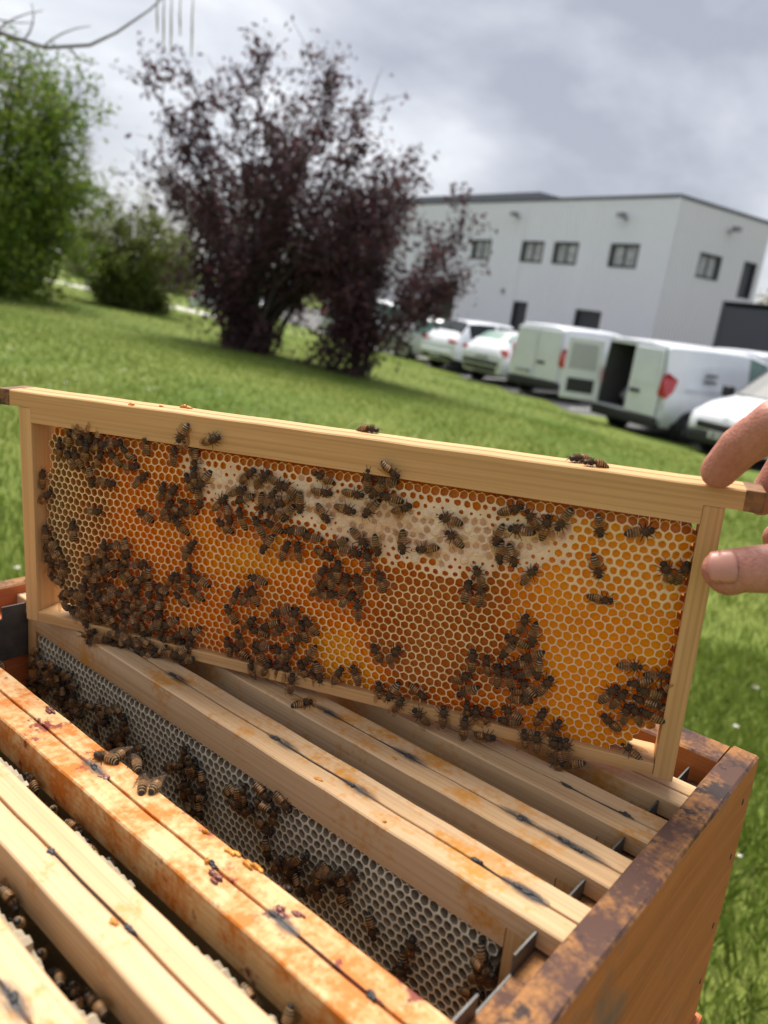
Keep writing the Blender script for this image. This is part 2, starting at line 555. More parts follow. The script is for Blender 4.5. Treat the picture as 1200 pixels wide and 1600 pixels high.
# ------------------------------------------------------------------ vehicles
def paint(name, c):
    m, t, b = new_mat(name)
    f = nz(t, 4, 3)
    lk(t, ramp(t, f, [(.3, tuple(x*.93 for x in c)), (.7, c)]), b.inputs['Base Color'])
    b.inputs['Roughness'].default_value = .35
    b.inputs['Coat Weight'].default_value = .7
    b.inputs['Coat Roughness'].default_value = .06
    return m
M_white = paint('white_car_paint', (.76, .79, .85))
M_silver = paint('silver_car_paint', (.55, .57, .60))
M_cglass = glass_mat('car_glass', (.05, .075, .07), .2)
M_cglass2 = glass_mat('tinted_car_glass', (.03, .036, .042), .3)
M_cglass3 = glass_mat('greenish_car_glass', (.16, .26, .23), .22)
for m_g in (M_cglass, M_cglass2, M_cglass3): m_g.node_tree.nodes['Principled BSDF'].inputs['Specular IOR Level'].default_value = .12
M_tyre = plain('tyre_rubber', (.018, .018, .019), .8)
M_rim = plain('alloy_rim', (.35, .36, .37), .35, metal=.8)
M_black = plain('black_plastic', (.022, .022, .025), .6)
M_red = plain('red_lens', (.45, .012, .02), .15, coat=1)
M_lens = plain('clear_lens', (.55, .56, .55), .1, coat=1)
M_plate = plain('plate_white', (.6, .61, .6), .5)
M_blue = plain('plate_blue', (.02, .09, .35), .5)
M_ink = plain('plate_characters', (.06, .06, .07), .6)
M_dark = plain('dark_interior', (.075, .075, .08), .85)

def car_body(root, st, cfg):
    """st: stations rear->front (x, zb, zs, zt, hb, hs, ht). Rows of the cross-section 0..12 (full width)."""
    def sect(s):
        x, zb, zs, zt, hb, hs, ht = s
        h = [(hb*.90, zb), (hb, zb+.14), (hs, zb+(zs-zb)*.55), (hs*.985, zs), (ht, zt-.07), (ht*.86, zt-.012), (ht*.45, zt+.008)]
        return [(x, -a, z) for a, z in h] + [(x, a, z) for a, z in h[::-1]]
    S_ = [sect(s) for s in st]
    nr = len(S_[0])
    groups = {}
    def put(g, q):
        groups.setdefault(g, []).append(q)
    for i in range(len(S_)-1):
        for j in range(nr-1):
            side = j if j < 7 else 12-j
            g = 'body'
            if side == 3 and i in cfg['side']: g = ('side_window', i, j)
            elif side >= 4 and i in cfg.get('wind', ()): g = 'windscreen'
            elif side >= 4 and i in cfg.get('rearwin', ()): g = 'rear_window'
            elif side == 0 and cfg.get('cladding'): g = 'sill'
            put(g, (S_[i][j], S_[i+1][j], S_[i+1][j+1], S_[i][j+1]))
        put('body', (S_[i][0], S_[i][nr-1], S_[i+1][nr-1], S_[i+1][0]))
    def cap(s, flip):
        n = len(s)
        for j in range(n//2-1):
            q = (s[j], s[j+1], s[n-2-j], s[n-1-j])
            yield q[::-1] if flip else q
    if not cfg.get('open_rear'):
        for k, q in enumerate(cap(S_[0], False)):
            put('rear_bumper' if (k == 0 and cfg.get('bumper')) else 'body', q)
    for k, q in enumerate(cap(S_[-1], True)): put('front_bumper' if (k == 0 and cfg.get('fbumper')) else 'body', q)
    for g, qs in groups.items():
        name = g if isinstance(g, str) else g[0]
        mb = MB(); ix = {}; vs = []; fs = []
        for q in qs:
            f = []
            for p in q:
                if p not in ix: ix[p] = len(vs); vs.append(p)
                if ix[p] not in f: f.append(ix[p])
            if len(f) > 2: fs.append(tuple(f))
        mb.add(vs, fs)
        mat = cfg['paint'] if name == 'body' else (M_black if name in ('rear_bumper', 'front_bumper', 'sill') else cfg.get('glass', M_cglass))
        o = mb.build(name, mat, root, smooth=(name == 'body'))
        if name == 'body':
            e_ = o.modifiers.new('sharp', 'EDGE_SPLIT'); e_.split_angle = R(38)

WH = {}
def wheel(root, x, y, r=.31):
    sg = 1 if y > 0 else -1
    if r not in WH:
        ty = MB(); n = 20
        pr = [(.62*r, -.085), (.93*r, -.10), (r, -.07), (r, .07), (.93*r, .10), (.62*r, .085)]
        vs, fs = [], []
        for k in range(n):
            a = 2*math.pi*k/n
            for q, yy in pr: vs.append((q*math.cos(a), yy, q*math.sin(a)))
        for k in range(n):
            for j in range(len(pr)-1):
                fs.append((k*6+j, k*6+j+1, ((k+1) % n)*6+j+1, ((k+1) % n)*6+j))
        ty.add(vs, fs)
        rm = MB()
        rm.tube([(0, -.03, 0), (0, .03, 0)], .62*r, 18)
        for k in range(5):
            a = 2*math.pi*k/5
            c, s = math.cos(a), math.sin(a)
            for yy in (.065, -.065):
                rm.add([(-s*.05, yy, c*.05), (-s*.035+c*.6*r, yy*1.1, c*.035+s*.6*r), (s*.035+c*.6*r, yy*1.1, -c*.035+s*.6*r), (s*.05, yy, -c*.05)], [(0, 1, 2, 3)])
        rm.tube([(0, -.075, 0), (0, .075, 0)], .06, 10)
        WH[r] = (ty.mesh('tyre', M_tyre, True), rm.mesh('rim', M_rim), )
    ar = MB(); ar.tube([(0, -.03, 0), (0, .03, 0)], r*1.17, 20)
    w_ = ar.build('wheel', M_black, root, M=T(x, y*.98, r))
    link('tyre', WH[r][0], w_, T(0, sg*.035, 0)); link('rim', WH[r][1], w_, T(0, sg*.035, 0))

def plate(root, x, y, z, sgn, w_=.52):
    """flat plate facing -X (sgn=-1, rear) or +X (front)"""
    p = MB(); p.box(min(x, x+sgn*.012), max(x, x+sgn*.012), y-w_/2, y+w_/2, z-.055, z+.055)
    o = p.build('number_plate', M_plate, root)
    X = x+sgn*.015
    for k in range(7):
        if k in (2, 5): continue
        q = MB(); yy = y-w_*.34+k*w_*.105
        q.box(min(X, x+sgn*.012), max(X, x+sgn*.012), yy-.018, yy+.018, z-.035, z+.035); q.build('character', M_ink, o)
    b = MB(); b.box(min(X, x+sgn*.012), max(X, x+sgn*.012), y+w_/2*(-1 if sgn < 0 else 1)-.02, y+w_/2*(-1 if sgn < 0 else 1)+.02, z-.055, z+.055)
    b.build('blue_band', M_blue, o)

def part_box(root, name, mat, x0, x1, y0, y1, z0, z1, bev=.015):
    mb = MB(); mb.box(x0, x1, y0, y1, z0, z1)
    return mb.build(name, mat, root, bev=bev)

def hatchback(name, label, x, y, hx, hy, mat, suv=False, glass=None, tail='high', facing=1):
    root = empty(name, heading(x, y, 0, hx, hy))
    tag(root, label, 'car', 'cars parked below the lawn')
    H = 1.58 if suv else 1.46; W = .89
    st = [(-.02, .34, .80, .86, .70, .80, .72), (.05, .28, .92, .98, .80, .86, .78), (.30, .24, .95, 1.22, .86, W, .70), (.62, .22, .95, H-.03, .86, W, .62),
          (1.05, .20, .94, H+.01, .87, W, .62), (1.75, .20, .93, H+.02, .87, W, .63), (1.83, .20, .93, H+.02, .87, W, .63), (2.55, .20, .92, H-.01, .87, W, .62),
          (3.28, .20, .90, 1.00, .87, W-.01, .74), (3.75, .22, .80, .90, .85, .86, .72), (4.05, .27, .68, .78, .78, .80, .66), (4.15, .36, .60, .68, .66, .70, .58)]
    car_body(root, st, dict(side=(3, 4, 6, 7), wind=(7,), rearwin=(2,), paint=mat, glass=glass or M_cglass, bumper=True, cladding=suv))
    for xx in (.75, 3.35):
        for yy in (-.82, .82): wheel(root, xx, yy)
    for s in (-1, 1):
        if tail == 'high': part_box(root, 'tail_light', M_red, .02, .20, s*.78-.09, s*.78+.09, .78, 1.00, .03)
        else: part_box(root, 'tail_light', M_red, -.02, .16, s*.66-.17, s*.66+.17, .88, .99, .03)
        part_box(root, 'headlight', M_lens, 3.85, 4.08, s*.64-.15, s*.64+.15, .64, .78, .04)
        part_box(root, 'door_mirror', mat, 2.85, 3.0, s*.98-.08, s*.98+.08, .95, 1.08, .03)
    part_box(root, 'rear_bumper_strip', M_black if tail == 'high' else mat, -.07, .06, -.72, .72, .52, .64, .03)
    plate(root, -.03, 0, .72 if tail == 'high' else .46, -1)
    return root

def sedan(name, label, x, y, hx, hy, mat):
    root = empty(name, heading(x, y, 0, hx, hy))
    tag(root, label, 'car', 'cars parked below the lawn')
    st = [(-.02, .34, .84, .92, .70, .80, .74), (.06, .27, .94, 1.0, .80, .86, .78), (.55, .22, .95, 1.04, .86, .89, .76), (1.05, .20, .94, 1.36, .87, .89, .64),
          (1.5, .20, .93, 1.45, .87, .89, .62), (2.0, .20, .93, 1.47, .87, .89, .62), (2.08, .20, .93, 1.47, .87, .89, .62), (2.75, .20, .92, 1.42, .87, .89, .62),
          (3.45, .20, .90, .99, .87, .88, .74), (4.0, .22, .80, .88, .85, .86, .72), (4.35, .30, .66, .76, .74, .78, .64), (4.42, .38, .60, .68, .64, .68, .56)]
    car_body(root, st, dict(side=(3, 4, 6, 7), wind=(7,), rearwin=(2, 3), paint=mat, glass=M_cglass3))
    for xx in (.82, 3.5):
        for yy in (-.82, .82): wheel(root, xx, yy)
    for s in (-1, 1):
        part_box(root, 'tail_light', M_red, .0, .16, s*.7-.14, s*.7+.14, .80, .94, .03)
        part_box(root, 'headlight', M_lens, 4.1, 4.36, s*.64-.15, s*.64+.15, .64, .77, .04)
    plate(root, -.035, 0, .6, -1)
    return root

VAN = [(0.0, .32, .95, 1.80, .84, .90, .74), (.10, .28, .95, 1.83, .86, .91, .76), (.9, .24, .95, 1.85, .87, .915, .77), (1.9, .24, .95, 1.85, .87, .915, .77), (2.25, .24, .95, 1.84, .87, .915, .77),
       (2.33, .24, .95, 1.83, .87, .915, .77), (2.95, .24, .95, 1.72, .87, .91, .72), (3.55, .24, .93, 1.08, .87, .90, .78), (3.98, .26, .82, .95, .84, .88, .76), (4.22, .32, .70, .82, .76, .80, .68), (4.30, .40, .62, .70, .64, .70, .58)]
def van(name, label, x, y, hx, hy, open_rear=False, glass=None, grp='white vans parked below the lawn'):
    root = empty(name, heading(x, y, 0, hx, hy))
    tag(root, label, 'van', grp)
    car_body(root, VAN, dict(side=(5, 6), wind=(6,), paint=M_white, glass=glass or M_cglass3, open_rear=open_rear, bumper=True))
    for xx in (.78, 3.45):
        for yy in (-.85, .85): wheel(root, xx, yy, .32)
    for s in (-1, 1):
        mb = MB()
        mb.add([(-.075, s*.76, .90), (-.075, s*.80, 1.22), (-.05, s*.90, 1.32), (.20, s*.95, 1.20), (.12, s*.955, .97), (-.02, s*.93, .84)], [(0, 1, 2, 3, 4, 5) if s < 0 else (5, 4, 3, 2, 1, 0)])
        mb.add([(-.01, s*.72, .92), (0.0, s*.80, 1.22), (.02, s*.86, 1.30), (.20, s*.90, 1.16), (.12, s*.90, .95), (.02, s*.88, .86)], [(5, 4, 3, 2, 1, 0) if s < 0 else (0, 1, 2, 3, 4, 5)])
        mb.build('tail_light', M_red, root)
        part_box(root, 'headlight', M_lens, 3.98, 4.20, s*.66-.14, s*.66+.14, .70, .84, .04)
        part_box(root, 'door_mirror', M_black, 3.05, 3.2, s*1.02-.09, s*1.02+.09, 1.0, 1.22, .03)
        part_box(root, 'rubbing_strip', M_black, .95, 2.3, s*.921-.012, s*.921+.012, .52, .58, .005)
        part_box(root, 'slide_rail', M_silver, .5, 2.0, s*.921-.008, s*.921+.008, 1.0, 1.03, .003)
    part_box(root, 'rear_bumper_bar', M_black, -.10, .10, -.84, .84, .26, .46, .04)
    def door(side, ang):
        hinge = side*.78
        mb = MB(); wdt = .765
        # bevelled slab, upper part tapers in
        zl, zb_, zt = .48, 1.02, 1.72
        in_ = side*.06
        vs = []
        for xx in (-.045, 0.0):
            vs += [(xx, 0, zl), (xx, -side*wdt, zl), (xx, -side*wdt, zb_), (xx, -side*wdt, zt), (xx, -in_, zt), (xx, 0, zb_)]
        fs = [(0, 1, 2, 3, 4, 5), (11, 10, 9, 8, 7, 6)] + [(i, i+6, (i+1) % 6+6, (i+1) % 6) for i in range(6)]
        mb.add(vs, fs)
        d = mb.build('rear_door', M_white, root, bev=.012, M=T(-.02, hinge, 0) @ RZ(ang))
        # pressed window-shaped panel and lower trim
        q = MB(); q.add([(-.052, -side*.09, 1.06), (-.052, -side*.69, 1.06), (-.052, -side*.69, 1.62), (-.052, -side*.14, 1.62)], [(0, 1, 2, 3) if side < 0 else (3, 2, 1, 0)])
        q.build('pressed_panel', paint('panel_paint', (.76, .80, .87)), d)
        if side < 0: part_box(d, 'handle', M_black, -.075, -.046, .45, .70, .86, .93, .01)
        # inside: dark recess
        q = MB(); q.box(.001, .008, min(-side*.12, -side*.66), max(-side*.12, -side*.66), .62, .90); q.build('inner_trim', M_black, d)
        q = MB(); q.add([(.006, -side*.12, 1.08), (.006, -side*.68, 1.08), (.006, -side*.68, 1.6), (.006, -side*.16, 1.6)], [(0, 1, 2, 3)])
        q.build('inner_panel', plain('inner_door_panel', (.45, .46, .48), .6), d)
        return d
    if open_rear:
        door(-1, 0)
        door(1, R(-128))
        iv = MB()
        a = .78; z0, z1, x1 = .50, 1.72, 2.1
        iv.add([(.0, -a, z0), (x1, -a, z0), (x1, a, z0), (0, a, z0), (0, -a*.93, z1), (x1, -a*.93, z1), (x1, a*.93, z1), (0, a*.93, z1)],
               [(0, 1, 2, 3), (7, 6, 5, 4), (4, 5, 1, 0), (3, 2, 6, 7), (1, 5, 6, 2)])
        iv.build('load_bay', M_dark, root)
        # pillar ring between outer skin and load bay
        pr = MB()
        o = [(-.86, .34), (-.90, .95), (-.74, 1.79), (.74, 1.79), (.90, .95), (.86, .34)]
        n_ = [(-.78, .50), (-.78, .95), (-.725, 1.72), (.725, 1.72), (.78, .95), (.78, .50)]
        vs = [(0, p[0], p[1]) for p in o] + [(0, p[0], p[1]) for p in n_]
        pr.add(vs, [(i, (i+1) % 6, (i+1) % 6+6, i+6) for i in range(6)])
        pr.build('door_surround', M_white, root)
        bl = MB(); bl.box(2.02, 2.08, -.7, .7, .52, 1.1); bl.build('bulkhead', M_dark, root)
    else:
        door(-1, 0); door(1, 0)
        plate(root, -.07, .38, .62, -1)
    # small grey lettering blurred on the flank
    for k in range(2):
        part_box(root, 'flank_marking', M_metalg, .95, 1.3, -.925, -.922, 1.30-k*.12, 1.36-k*.12, 0)
    return root

hV = Vector((.86, .51)).normalized()
v1 = van('delivery_van', 'white delivery van with one rear door swung wide open', 4.42, 15.25, hV.x, hV.y, open_rear=True)
# dust sheet bundle in the load bay
bm_ = MB(); bm_.blob((.55, .18, .70), (.42, .40, .22), 12, 8, 0, .12); bm_.blob((.95, .35, .66), (.3, .3, .17), 10, 6, 0, .12)
bun = bm_.build('dust_sheet', plain('grey_sheet', (.22, .22, .25), .8), smooth=True, M=heading(4.42, 15.25, 0, hV.x, hV.y))
tag(bun, 'crumpled grey sheet lying in the open van', 'sheet')
van('delivery_van', 'white delivery van with both rear doors shut beside the open van', 3.38, 20.3, .76, .65)
hatchback('hatchback', 'white hatchback with tall red tail lights beside the closed van', 2.15, 22.3, .78, .62, M_white, glass=M_cglass3)
hatchback('crossover', 'white crossover with dark tailgate window and slim tail lights', .95, 24.6, .80, .60, M_white, suv=True, glass=M_cglass2, tail='slim')
sedan('sedan', 'white saloon seen side on next to the purple shrubs', -.75, 27.6, .985, -.17, M_silver)
van('delivery_van', 'white van half hidden behind the saloon', -3.6, 34.6, .985, -.17)

def front_car():
    """nose towards the hive"""
    x, y, hx, hy = 5.58, 13.25, -.86, -.51
    L = 4.3
    root = empty('parked_car', heading(x, y, 0, hx, hy) @ T(-L, 0, 0))
    tag(root, 'white car parked nose out with black front grille and number plate', 'car', 'cars parked below the lawn')
    st = [(0, .34, .9, 1.7, .8, .86, .70), (.1, .25, .95, 1.78, .86, .90, .74), (1.2, .22, .96, 1.80, .87, .91, .75), (2.0, .22, .96, 1.79, .87, .91, .74), (2.1, .22, .96, 1.78, .87, .91, .74),
          (2.45, .22, .97, 1.70, .87, .91, .70), (3.35, .22, .96, 1.10, .87, .90, .78), (3.85, .22, .86, .99, .86, .88, .78), (4.12, .24, .76, .88, .83, .85, .74), (4.24, .28, .66, .76, .76, .80, .68), (4.30, .34, .56, .66, .66, .70, .60)]
    car_body(root, st, dict(side=(1, 2, 4, 5), wind=(5,), paint=M_white, glass=M_cglass2, fbumper=True))
    for xx in (.85, 3.42):
        for yy in (-.83, .83): wheel(root, xx, yy, .32)
    for s in (-1, 1):
        mb = MB()
        mb.add([(4.24, s*.50, .74), (4.26, s*.44, .66), (4.20, s*.76, .66), (4.02, s*.86, .78), (3.86, s*.84, .90), (4.10, s*.68, .84)], [(0, 1, 2, 3, 4, 5), (5, 4, 3, 2, 1, 0)])
        mb.build('headlight', M_lens, root)
        part_box(root, 'fog_lamp', M_lens, 4.22, 4.27, s*.62-.06, s*.62+.06, .38, .46, .02)
        part_box(root, 'door_mirror', M_black, 3.0, 3.15, s*1.02-.1, s*1.02+.1, 1.02, 1.22, .03)
    part_box(root, 'grille', M_black, 4.20, 4.325, -.58, .58, .50, .64, .03)
    part_box(root, 'lower_grille', M_black, 4.16, 4.335, -.70, .70, .26, .46, .04)
    plate(root, 4.338, 0, .43, 1)
    for k, zz_ in enumerate((.70, .755)):
        mb = MB(); mb.add([(4.31-k*.02, -.10, zz_-.03), (4.315-k*.02, 0, zz_+.02), (4.31-k*.02, .10, zz_-.03), (4.315-k*.02, 0, zz_)], [(0, 1, 3), (1, 2, 3), (3, 1, 0), (3, 2, 1)])
        mb.build('chevron_badge', M_rim, root)
    part_box(root, 'wiper', M_black, 3.30, 3.34, -.6, .1, 1.10, 1.13, .005)
front_car()
van('delivery_van', 'white van whose roof shows above the open van', 8.9, 21.6, .80, .60, glass=M_cglass2)
hatchback('hatchback', 'white hatchback parked in front of the dark container', 8.9, 18.6, -.80, -.60, M_white, glass=M_cglass)
hatchback('hatchback', 'white car far off beyond the green shrub', -10.2, 37.5, .99, -.1, M_white)

# ------------------------------------------------------------------ trees and shrubs
def leaf_mat(name, stops, trans=.35):
    m = blade_mat(name, stops)
    return m
M_purple = leaf_mat('purple_leaf', [(.1, (.028, .016, .022)), (.45, (.066, .032, .042)), (.75, (.11, .05, .06)), (.97, (.22, .055, .05))])
M_green = leaf_mat('fresh_green_leaf', [(.1, (.045, .085, .012)), (.5, (.115, .185, .02)), (.9, (.25, .31, .045))])
M_olive = leaf_mat('olive_green_leaf', [(.1, (.05, .07, .018)), (.5, (.12, .155, .032)), (.9, (.21, .24, .06))])
M_hazel = leaf_mat('spring_twig_leaf', [(.1, (.10, .10, .06)), (.5, (.17, .17, .08)), (.9, (.26, .26, .11))])
M_bark = plain('bark', (.055, .042, .034), .9, var=.4, scale=12)
M_gbark = plain('grey_bark', (.16, .14, .12), .9, var=.4, scale=12)

def bez(a, b, c, n):
    return [a*(1-t)**2 + b*2*t*(1-t) + c*t*t for t in [i/n for i in range(n+1)]]

def plant(name, label, cat, base, spread, cen, rad, nstem, ntwig, nleaf, lsize, lm, bm, sd=1, stem_r=.04, group=None, twig=(.4, 1.1), scat=.13, droop=0.0, lowcut=None, reach=1.0, low=None, tmin=.28, wv=.85):
    rr = random.Random(sd); q = np.random.default_rng(sd)
    root = empty(name, T(*base))
    tag(root, label, cat, group)
    tr = MB(); tw = []
    cen0, rad0, cut0 = cen, rad, lowcut
    for s in range(nstem):
        cen, rad, lowcut = (low[0], low[1], .3) if (low and s % 4 == 0) else (cen0, rad0, cut0)
        a = rr.uniform(0, 2*math.pi)
        b0 = Vector((math.cos(a)*spread*rr.random(), math.sin(a)*spread*rr.random(), -.05))
        while True:
            d = Vector((rr.gauss(0, 1), rr.gauss(0, 1), rr.gauss(0, 1))).normalized() * (rr.uniform(.45, 1.0) ** .6) * reach
            e_ = Vector((cen[0]+d.x*rad[0], cen[1]+d.y*rad[1], cen[2]+d.z*rad[2]))
            if e_.z > (lowcut if lowcut is not None else rad[2]*.15): break
        mid = Vector((b0.x*.6+e_.x*.30, b0.y*.6+e_.y*.30, e_.z*.55+rr.uniform(-.2, .3)))
        P = bez(b0, mid, e_, 9)
        P = [p + Vector((rr.uniform(-.05, .05), rr.uniform(-.05, .05), 0)) for p in P]
        L = sum((P[i+1]-P[i]).length for i in range(9))
        tr.tube(P, [stem_r*(1-.85*i/9)*rr.uniform(.8, 1.1) for i in range(10)], 5)
        for k in range(ntwig):
            t = rr.uniform(tmin, 1.0); i = min(8, int(t*9)); p = P[i].lerp(P[i+1], t*9-i)
            out_ = (p - Vector((cen[0], cen[1], cen[2]*.5))).normalized()
            d = (out_ + Vector((rr.gauss(0, .7), rr.gauss(0, .7), rr.gauss(.15, .6)))).normalized()
            l = rr.uniform(*twig)
            e2 = p + d*l + Vector((0, 0, -droop*l))
            m2 = p + d*l*.5 + Vector((0, 0, .1*l))
            TP = bez(p, m2, e2, 3)
            tr.tube(TP, [.012, .009, .006, .003], 3, cap=False)
            tw.append(np.array([list(v) for v in TP]))
    tr.build('trunk', bm, root)
    # leaves along the twigs
    W = np.stack(tw)                              # (n,4,3)
    idx = q.integers(0, len(W), nleaf); t = q.uniform(.1, 1.0, nleaf)*3
    i = np.minimum(2, t.astype(int)); f = (t-i)[:, None]
    wt = np.exp(q.normal(0, wv, len(W)))          # some twigs fuller than others
    idx = q.choice(len(W), nleaf, p=wt/wt.sum())
    p = W[idx, i]*(1-f)+W[idx, i+1]*f + np.clip(q.normal(0, scat, (nleaf, 3)), -1.7*scat, 1.7*scat)
    p[:, 2] = np.maximum(p[:, 2], .05)
    u = q.normal(0, 1, (nleaf, 3)); u /= np.linalg.norm(u, axis=1)[:, None]
    v = q.normal(0, 1, (nleaf, 3)); v -= u*(u*v).sum(1)[:, None]; v /= np.linalg.norm(v, axis=1)[:, None]
    s = lsize*q.uniform(.6, 1.35, (nleaf, 1))
    Q = np.stack([p-u*s, p+v*s*.5-u*s*.1, p+u*s, p-v*s*.5-u*s*.1], 1).reshape(-1, 3)
    cr_ = link('crown', np_mesh('crown', Q, 4, [lm]), root)
    return root

gb = (-3.05, 15.2)
plant('purple_shrub', 'tall dark purple leaved shrub with many stems on the lawn', 'shrub', (gb[0], gb[1], gz(*gb)-.02), .5, (.35, 0, 3.3), (2.95, 2.2, 2.1), 56, 24, 23000, .058, M_purple, M_bark, 17, .042, 'purple shrubs', (.3, .95), .12, lowcut=1.6, low=((.1, 0, 1.5), (1.1, .9, 1.2)), tmin=.45, wv=.8)
gb = (-.85, 14.6)
plant('purple_shrub', 'lower purple shrub with drooping sprays reaching over the parked cars', 'shrub', (gb[0], gb[1], gz(*gb)-.02), .3, (.3, 0, 2.6), (1.65, 1.5, 1.3), 30, 18, 13500, .056, M_purple, M_bark, 8, .032, 'purple shrubs', (.3, .8), .12, lowcut=1.6, low=((-.35, 0, 1.2), (.5, .6, 1.0)), tmin=.4, wv=.7)
plant('green_shrub', 'rounded dense olive green shrub standing alone on the lawn', 'shrub', (-7.7, 21.6, gz(-7.7, 21.6)-.05), .6, (0, 0, 1.3), (2.0, 1.7, 1.4), 50, 15, 19000, .055, M_olive, M_bark, 5, .03, None, (.25, .7), .10, lowcut=.15)
plant('green_tree', 'broad fresh green tree with weeping foliage at the lawn edge', 'tree', (-9.4, 16.8, gz(-9.4, 16.8)-.05), .5, (-.3, 0, 2.75), (3.1, 3.0, 2.75), 70, 22, 70000, .062, M_green, M_bark, 6, .06, None, (.5, 1.3), .16, droop=.35, lowcut=.9)
plant('dark_hedge', 'dark shaded bush under the fresh green tree', 'shrub', (-11.6, 21.5, gz(-11.6, 21.5)-.05), 1.0, (0, 0, 1.0), (2.6, 1.4, 1.2), 34, 12, 9000, .06, M_olive, M_bark, 12, .03, None, (.3, .8), .12, lowcut=.1)
for k, (x, y, h, lm, n) in enumerate([(-22, 52, 9, M_hazel, 7500), (-17, 57, 8.5, M_hazel, 7500), (-12.5, 60, 8, M_hazel, 7500), (-27, 48, 8, M_hazel, 7500), (-9, 64, 7.5, M_hazel, 6500)]):
    lab = ['bare twiggy tree just coming into leaf, tallest of the far row', 'bare twiggy tree in the far row beside the tallest one', 'slim bare twiggy tree in the far row above the green shrub', 'bare twiggy tree of the far row behind the green tree', 'short bare twiggy tree at the end of the far row'][k]
    plant('bare_tree', lab, 'tree', (x, y, gz(x, y)-.1), .4, (0, 0, h*.55), (3.4, 3, h*.47), 22, 13, n, .07, lm, M_gbark, 20+k, .07, 'far row of bare trees', (.8, 1.8), .25, lowcut=1.5)
for k in range(7):
    x = -46+k*5.5+rnd.uniform(-1, 1); y = 62+rnd.uniform(-3, 4)
    plant('far_bush', 'low bush in the far boundary hedge', 'bush', (x, y, gz(x, y)-.1), 1.2, (0, 0, 1.4), (3.4, 1.6, 1.5), 14, 10, 2600, .14, M_olive if k % 2 else M_hazel, M_bark, 40+k, .03, 'far boundary hedge', (.5, 1.1), .2, lowcut=.1)
plant('far_bush', 'yellowish bush seen past the end wall of the office', 'bush', (23.5, 52, 0), .6, (0, 0, 3.2), (3.2, 2, 3.0), 20, 12, 5200, .12, leaf_mat('yellow_green_leaf', [(.1, (.12, .09, .02)), (.5, (.25, .2, .04)), (.9, (.4, .33, .08))]), M_bark, 61, .05, None, (.5, 1.2), .2, lowcut=.4)

def bare_overhang():
    """leafless tree just out of view, one limb of which reaches into the picture"""
    root = empty('catkin_tree', T(-4.6, 4.9, gz(-4.6, 4.9)))
    tag(root, 'bare branch with hanging catkins reaching in over the lawn', 'tree')
    o = Vector((-4.6, 4.9, gz(-4.6, 4.9)))
    W = lambda x, y, z: Vector((x, y, z+1.95)) - o
    tr = MB()
    tr.tube([(0, 0, -.1), (.05, 0, .8), (.1, -.05, 1.6), (.2, -.1, 2.4), (.3, -.1, 3.2), (.35, -.1, 4.2)], [.11, .10, .085, .07, .05, .02], 8)
    tr.build('trunk', M_gbark, root)
    lb = MB()
    rr = random.Random(4)
    a = [W(-4.4, 4.8, .75), W(-3.3, 4.7, .95), W(-2.32, 4.46, 1.10), W(-2.08, 4.46, 1.06), W(-1.85, 4.46, 1.10), W(-1.72, 4.48, 1.18), W(-1.56, 4.52, 1.32), W(-1.45, 4.5, 1.42)]
    lb.tube(a, [.03, .02, .0125, .010, .009, .007, .005, .003], 5)
    b = [W(-4.4, 4.8, 1.5), W(-3.2, 4.7, 1.40), W(-2.4, 4.5, 1.33), W(-1.8, 4.5, 1.42), W(-1.3, 4.5, 1.50)]
    lb.tube(b, [.03, .018, .010, .006, .003], 5)
    for s, m_, e_ in [((-2.5, 4.5, 1.07), (-2.25, 4.5, .98), (-2.05, 4.5, .99)), ((-2.6, 4.5, 1.06), (-2.35, 4.5, .93), (-2.02, 4.5, .93)), ((-2.2, 4.46, 1.08), (-2.12, 4.46, 1.17), (-2.16, 4.46, 1.26)), ((-2.35, 4.46, 1.10), (-2.25, 4.46, 1.2), (-2.1, 4.46, 1.23)),
                      ((-2.1, 4.46, 1.06), (-2.0, 4.46, 1.16), (-1.85, 4.46, 1.19)), ((-2.5, 4.5, 1.2), (-2.3, 4.46, 1.14), (-2.15, 4.46, 1.17)), ((-2.4, 4.5, .9), (-2.25, 4.5, .85), (-2.1, 4.5, .80)), ((-2.45, 4.5, .95), (-2.3, 4.5, .80), (-2.24, 4.5, .70)),
                      ((-2.28, 4.46, 1.1), (-2.2, 4.46, 1.0), (-2.1, 4.46, 1.03)), ((-1.95, 4.46, 1.07), (-1.9, 4.46, 1.0), (-1.8, 4.46, 1.02))]:
        lb.tube(bez(W(*s), W(*m_), W(*e_), 4), [.006, .005, .004, .003, .002], 4)
    lb.tube(bez(W(-3.4, 4.7, .95), W(-2.9, 4.6, .80), W(-2.35, 4.5, .95), 4), [.012, .01, .008, .007, .005], 4)
    lb.build('branch', M_gbark, root)
    M_cat = plain('catkin', (.30, .26, .08), .8, var=.3, scale=60)
    for x, l in [(-1.485, .17), (-1.445, .19), (-1.40, .10), (-1.335, .19), (-1.52, .10)]:
        c = MB(); top_ = W(x, 4.5, 1.31)
        c.tube([W(x, 4.5, 1.44+.04*(x+1.45)), top_, top_+Vector((.004, 0, -l*.4)), top_+Vector((.008, 0, -l))], [.001, .0045, .006, .003], 6)
        c.build('catkin', M_cat, root)
bare_overhang()

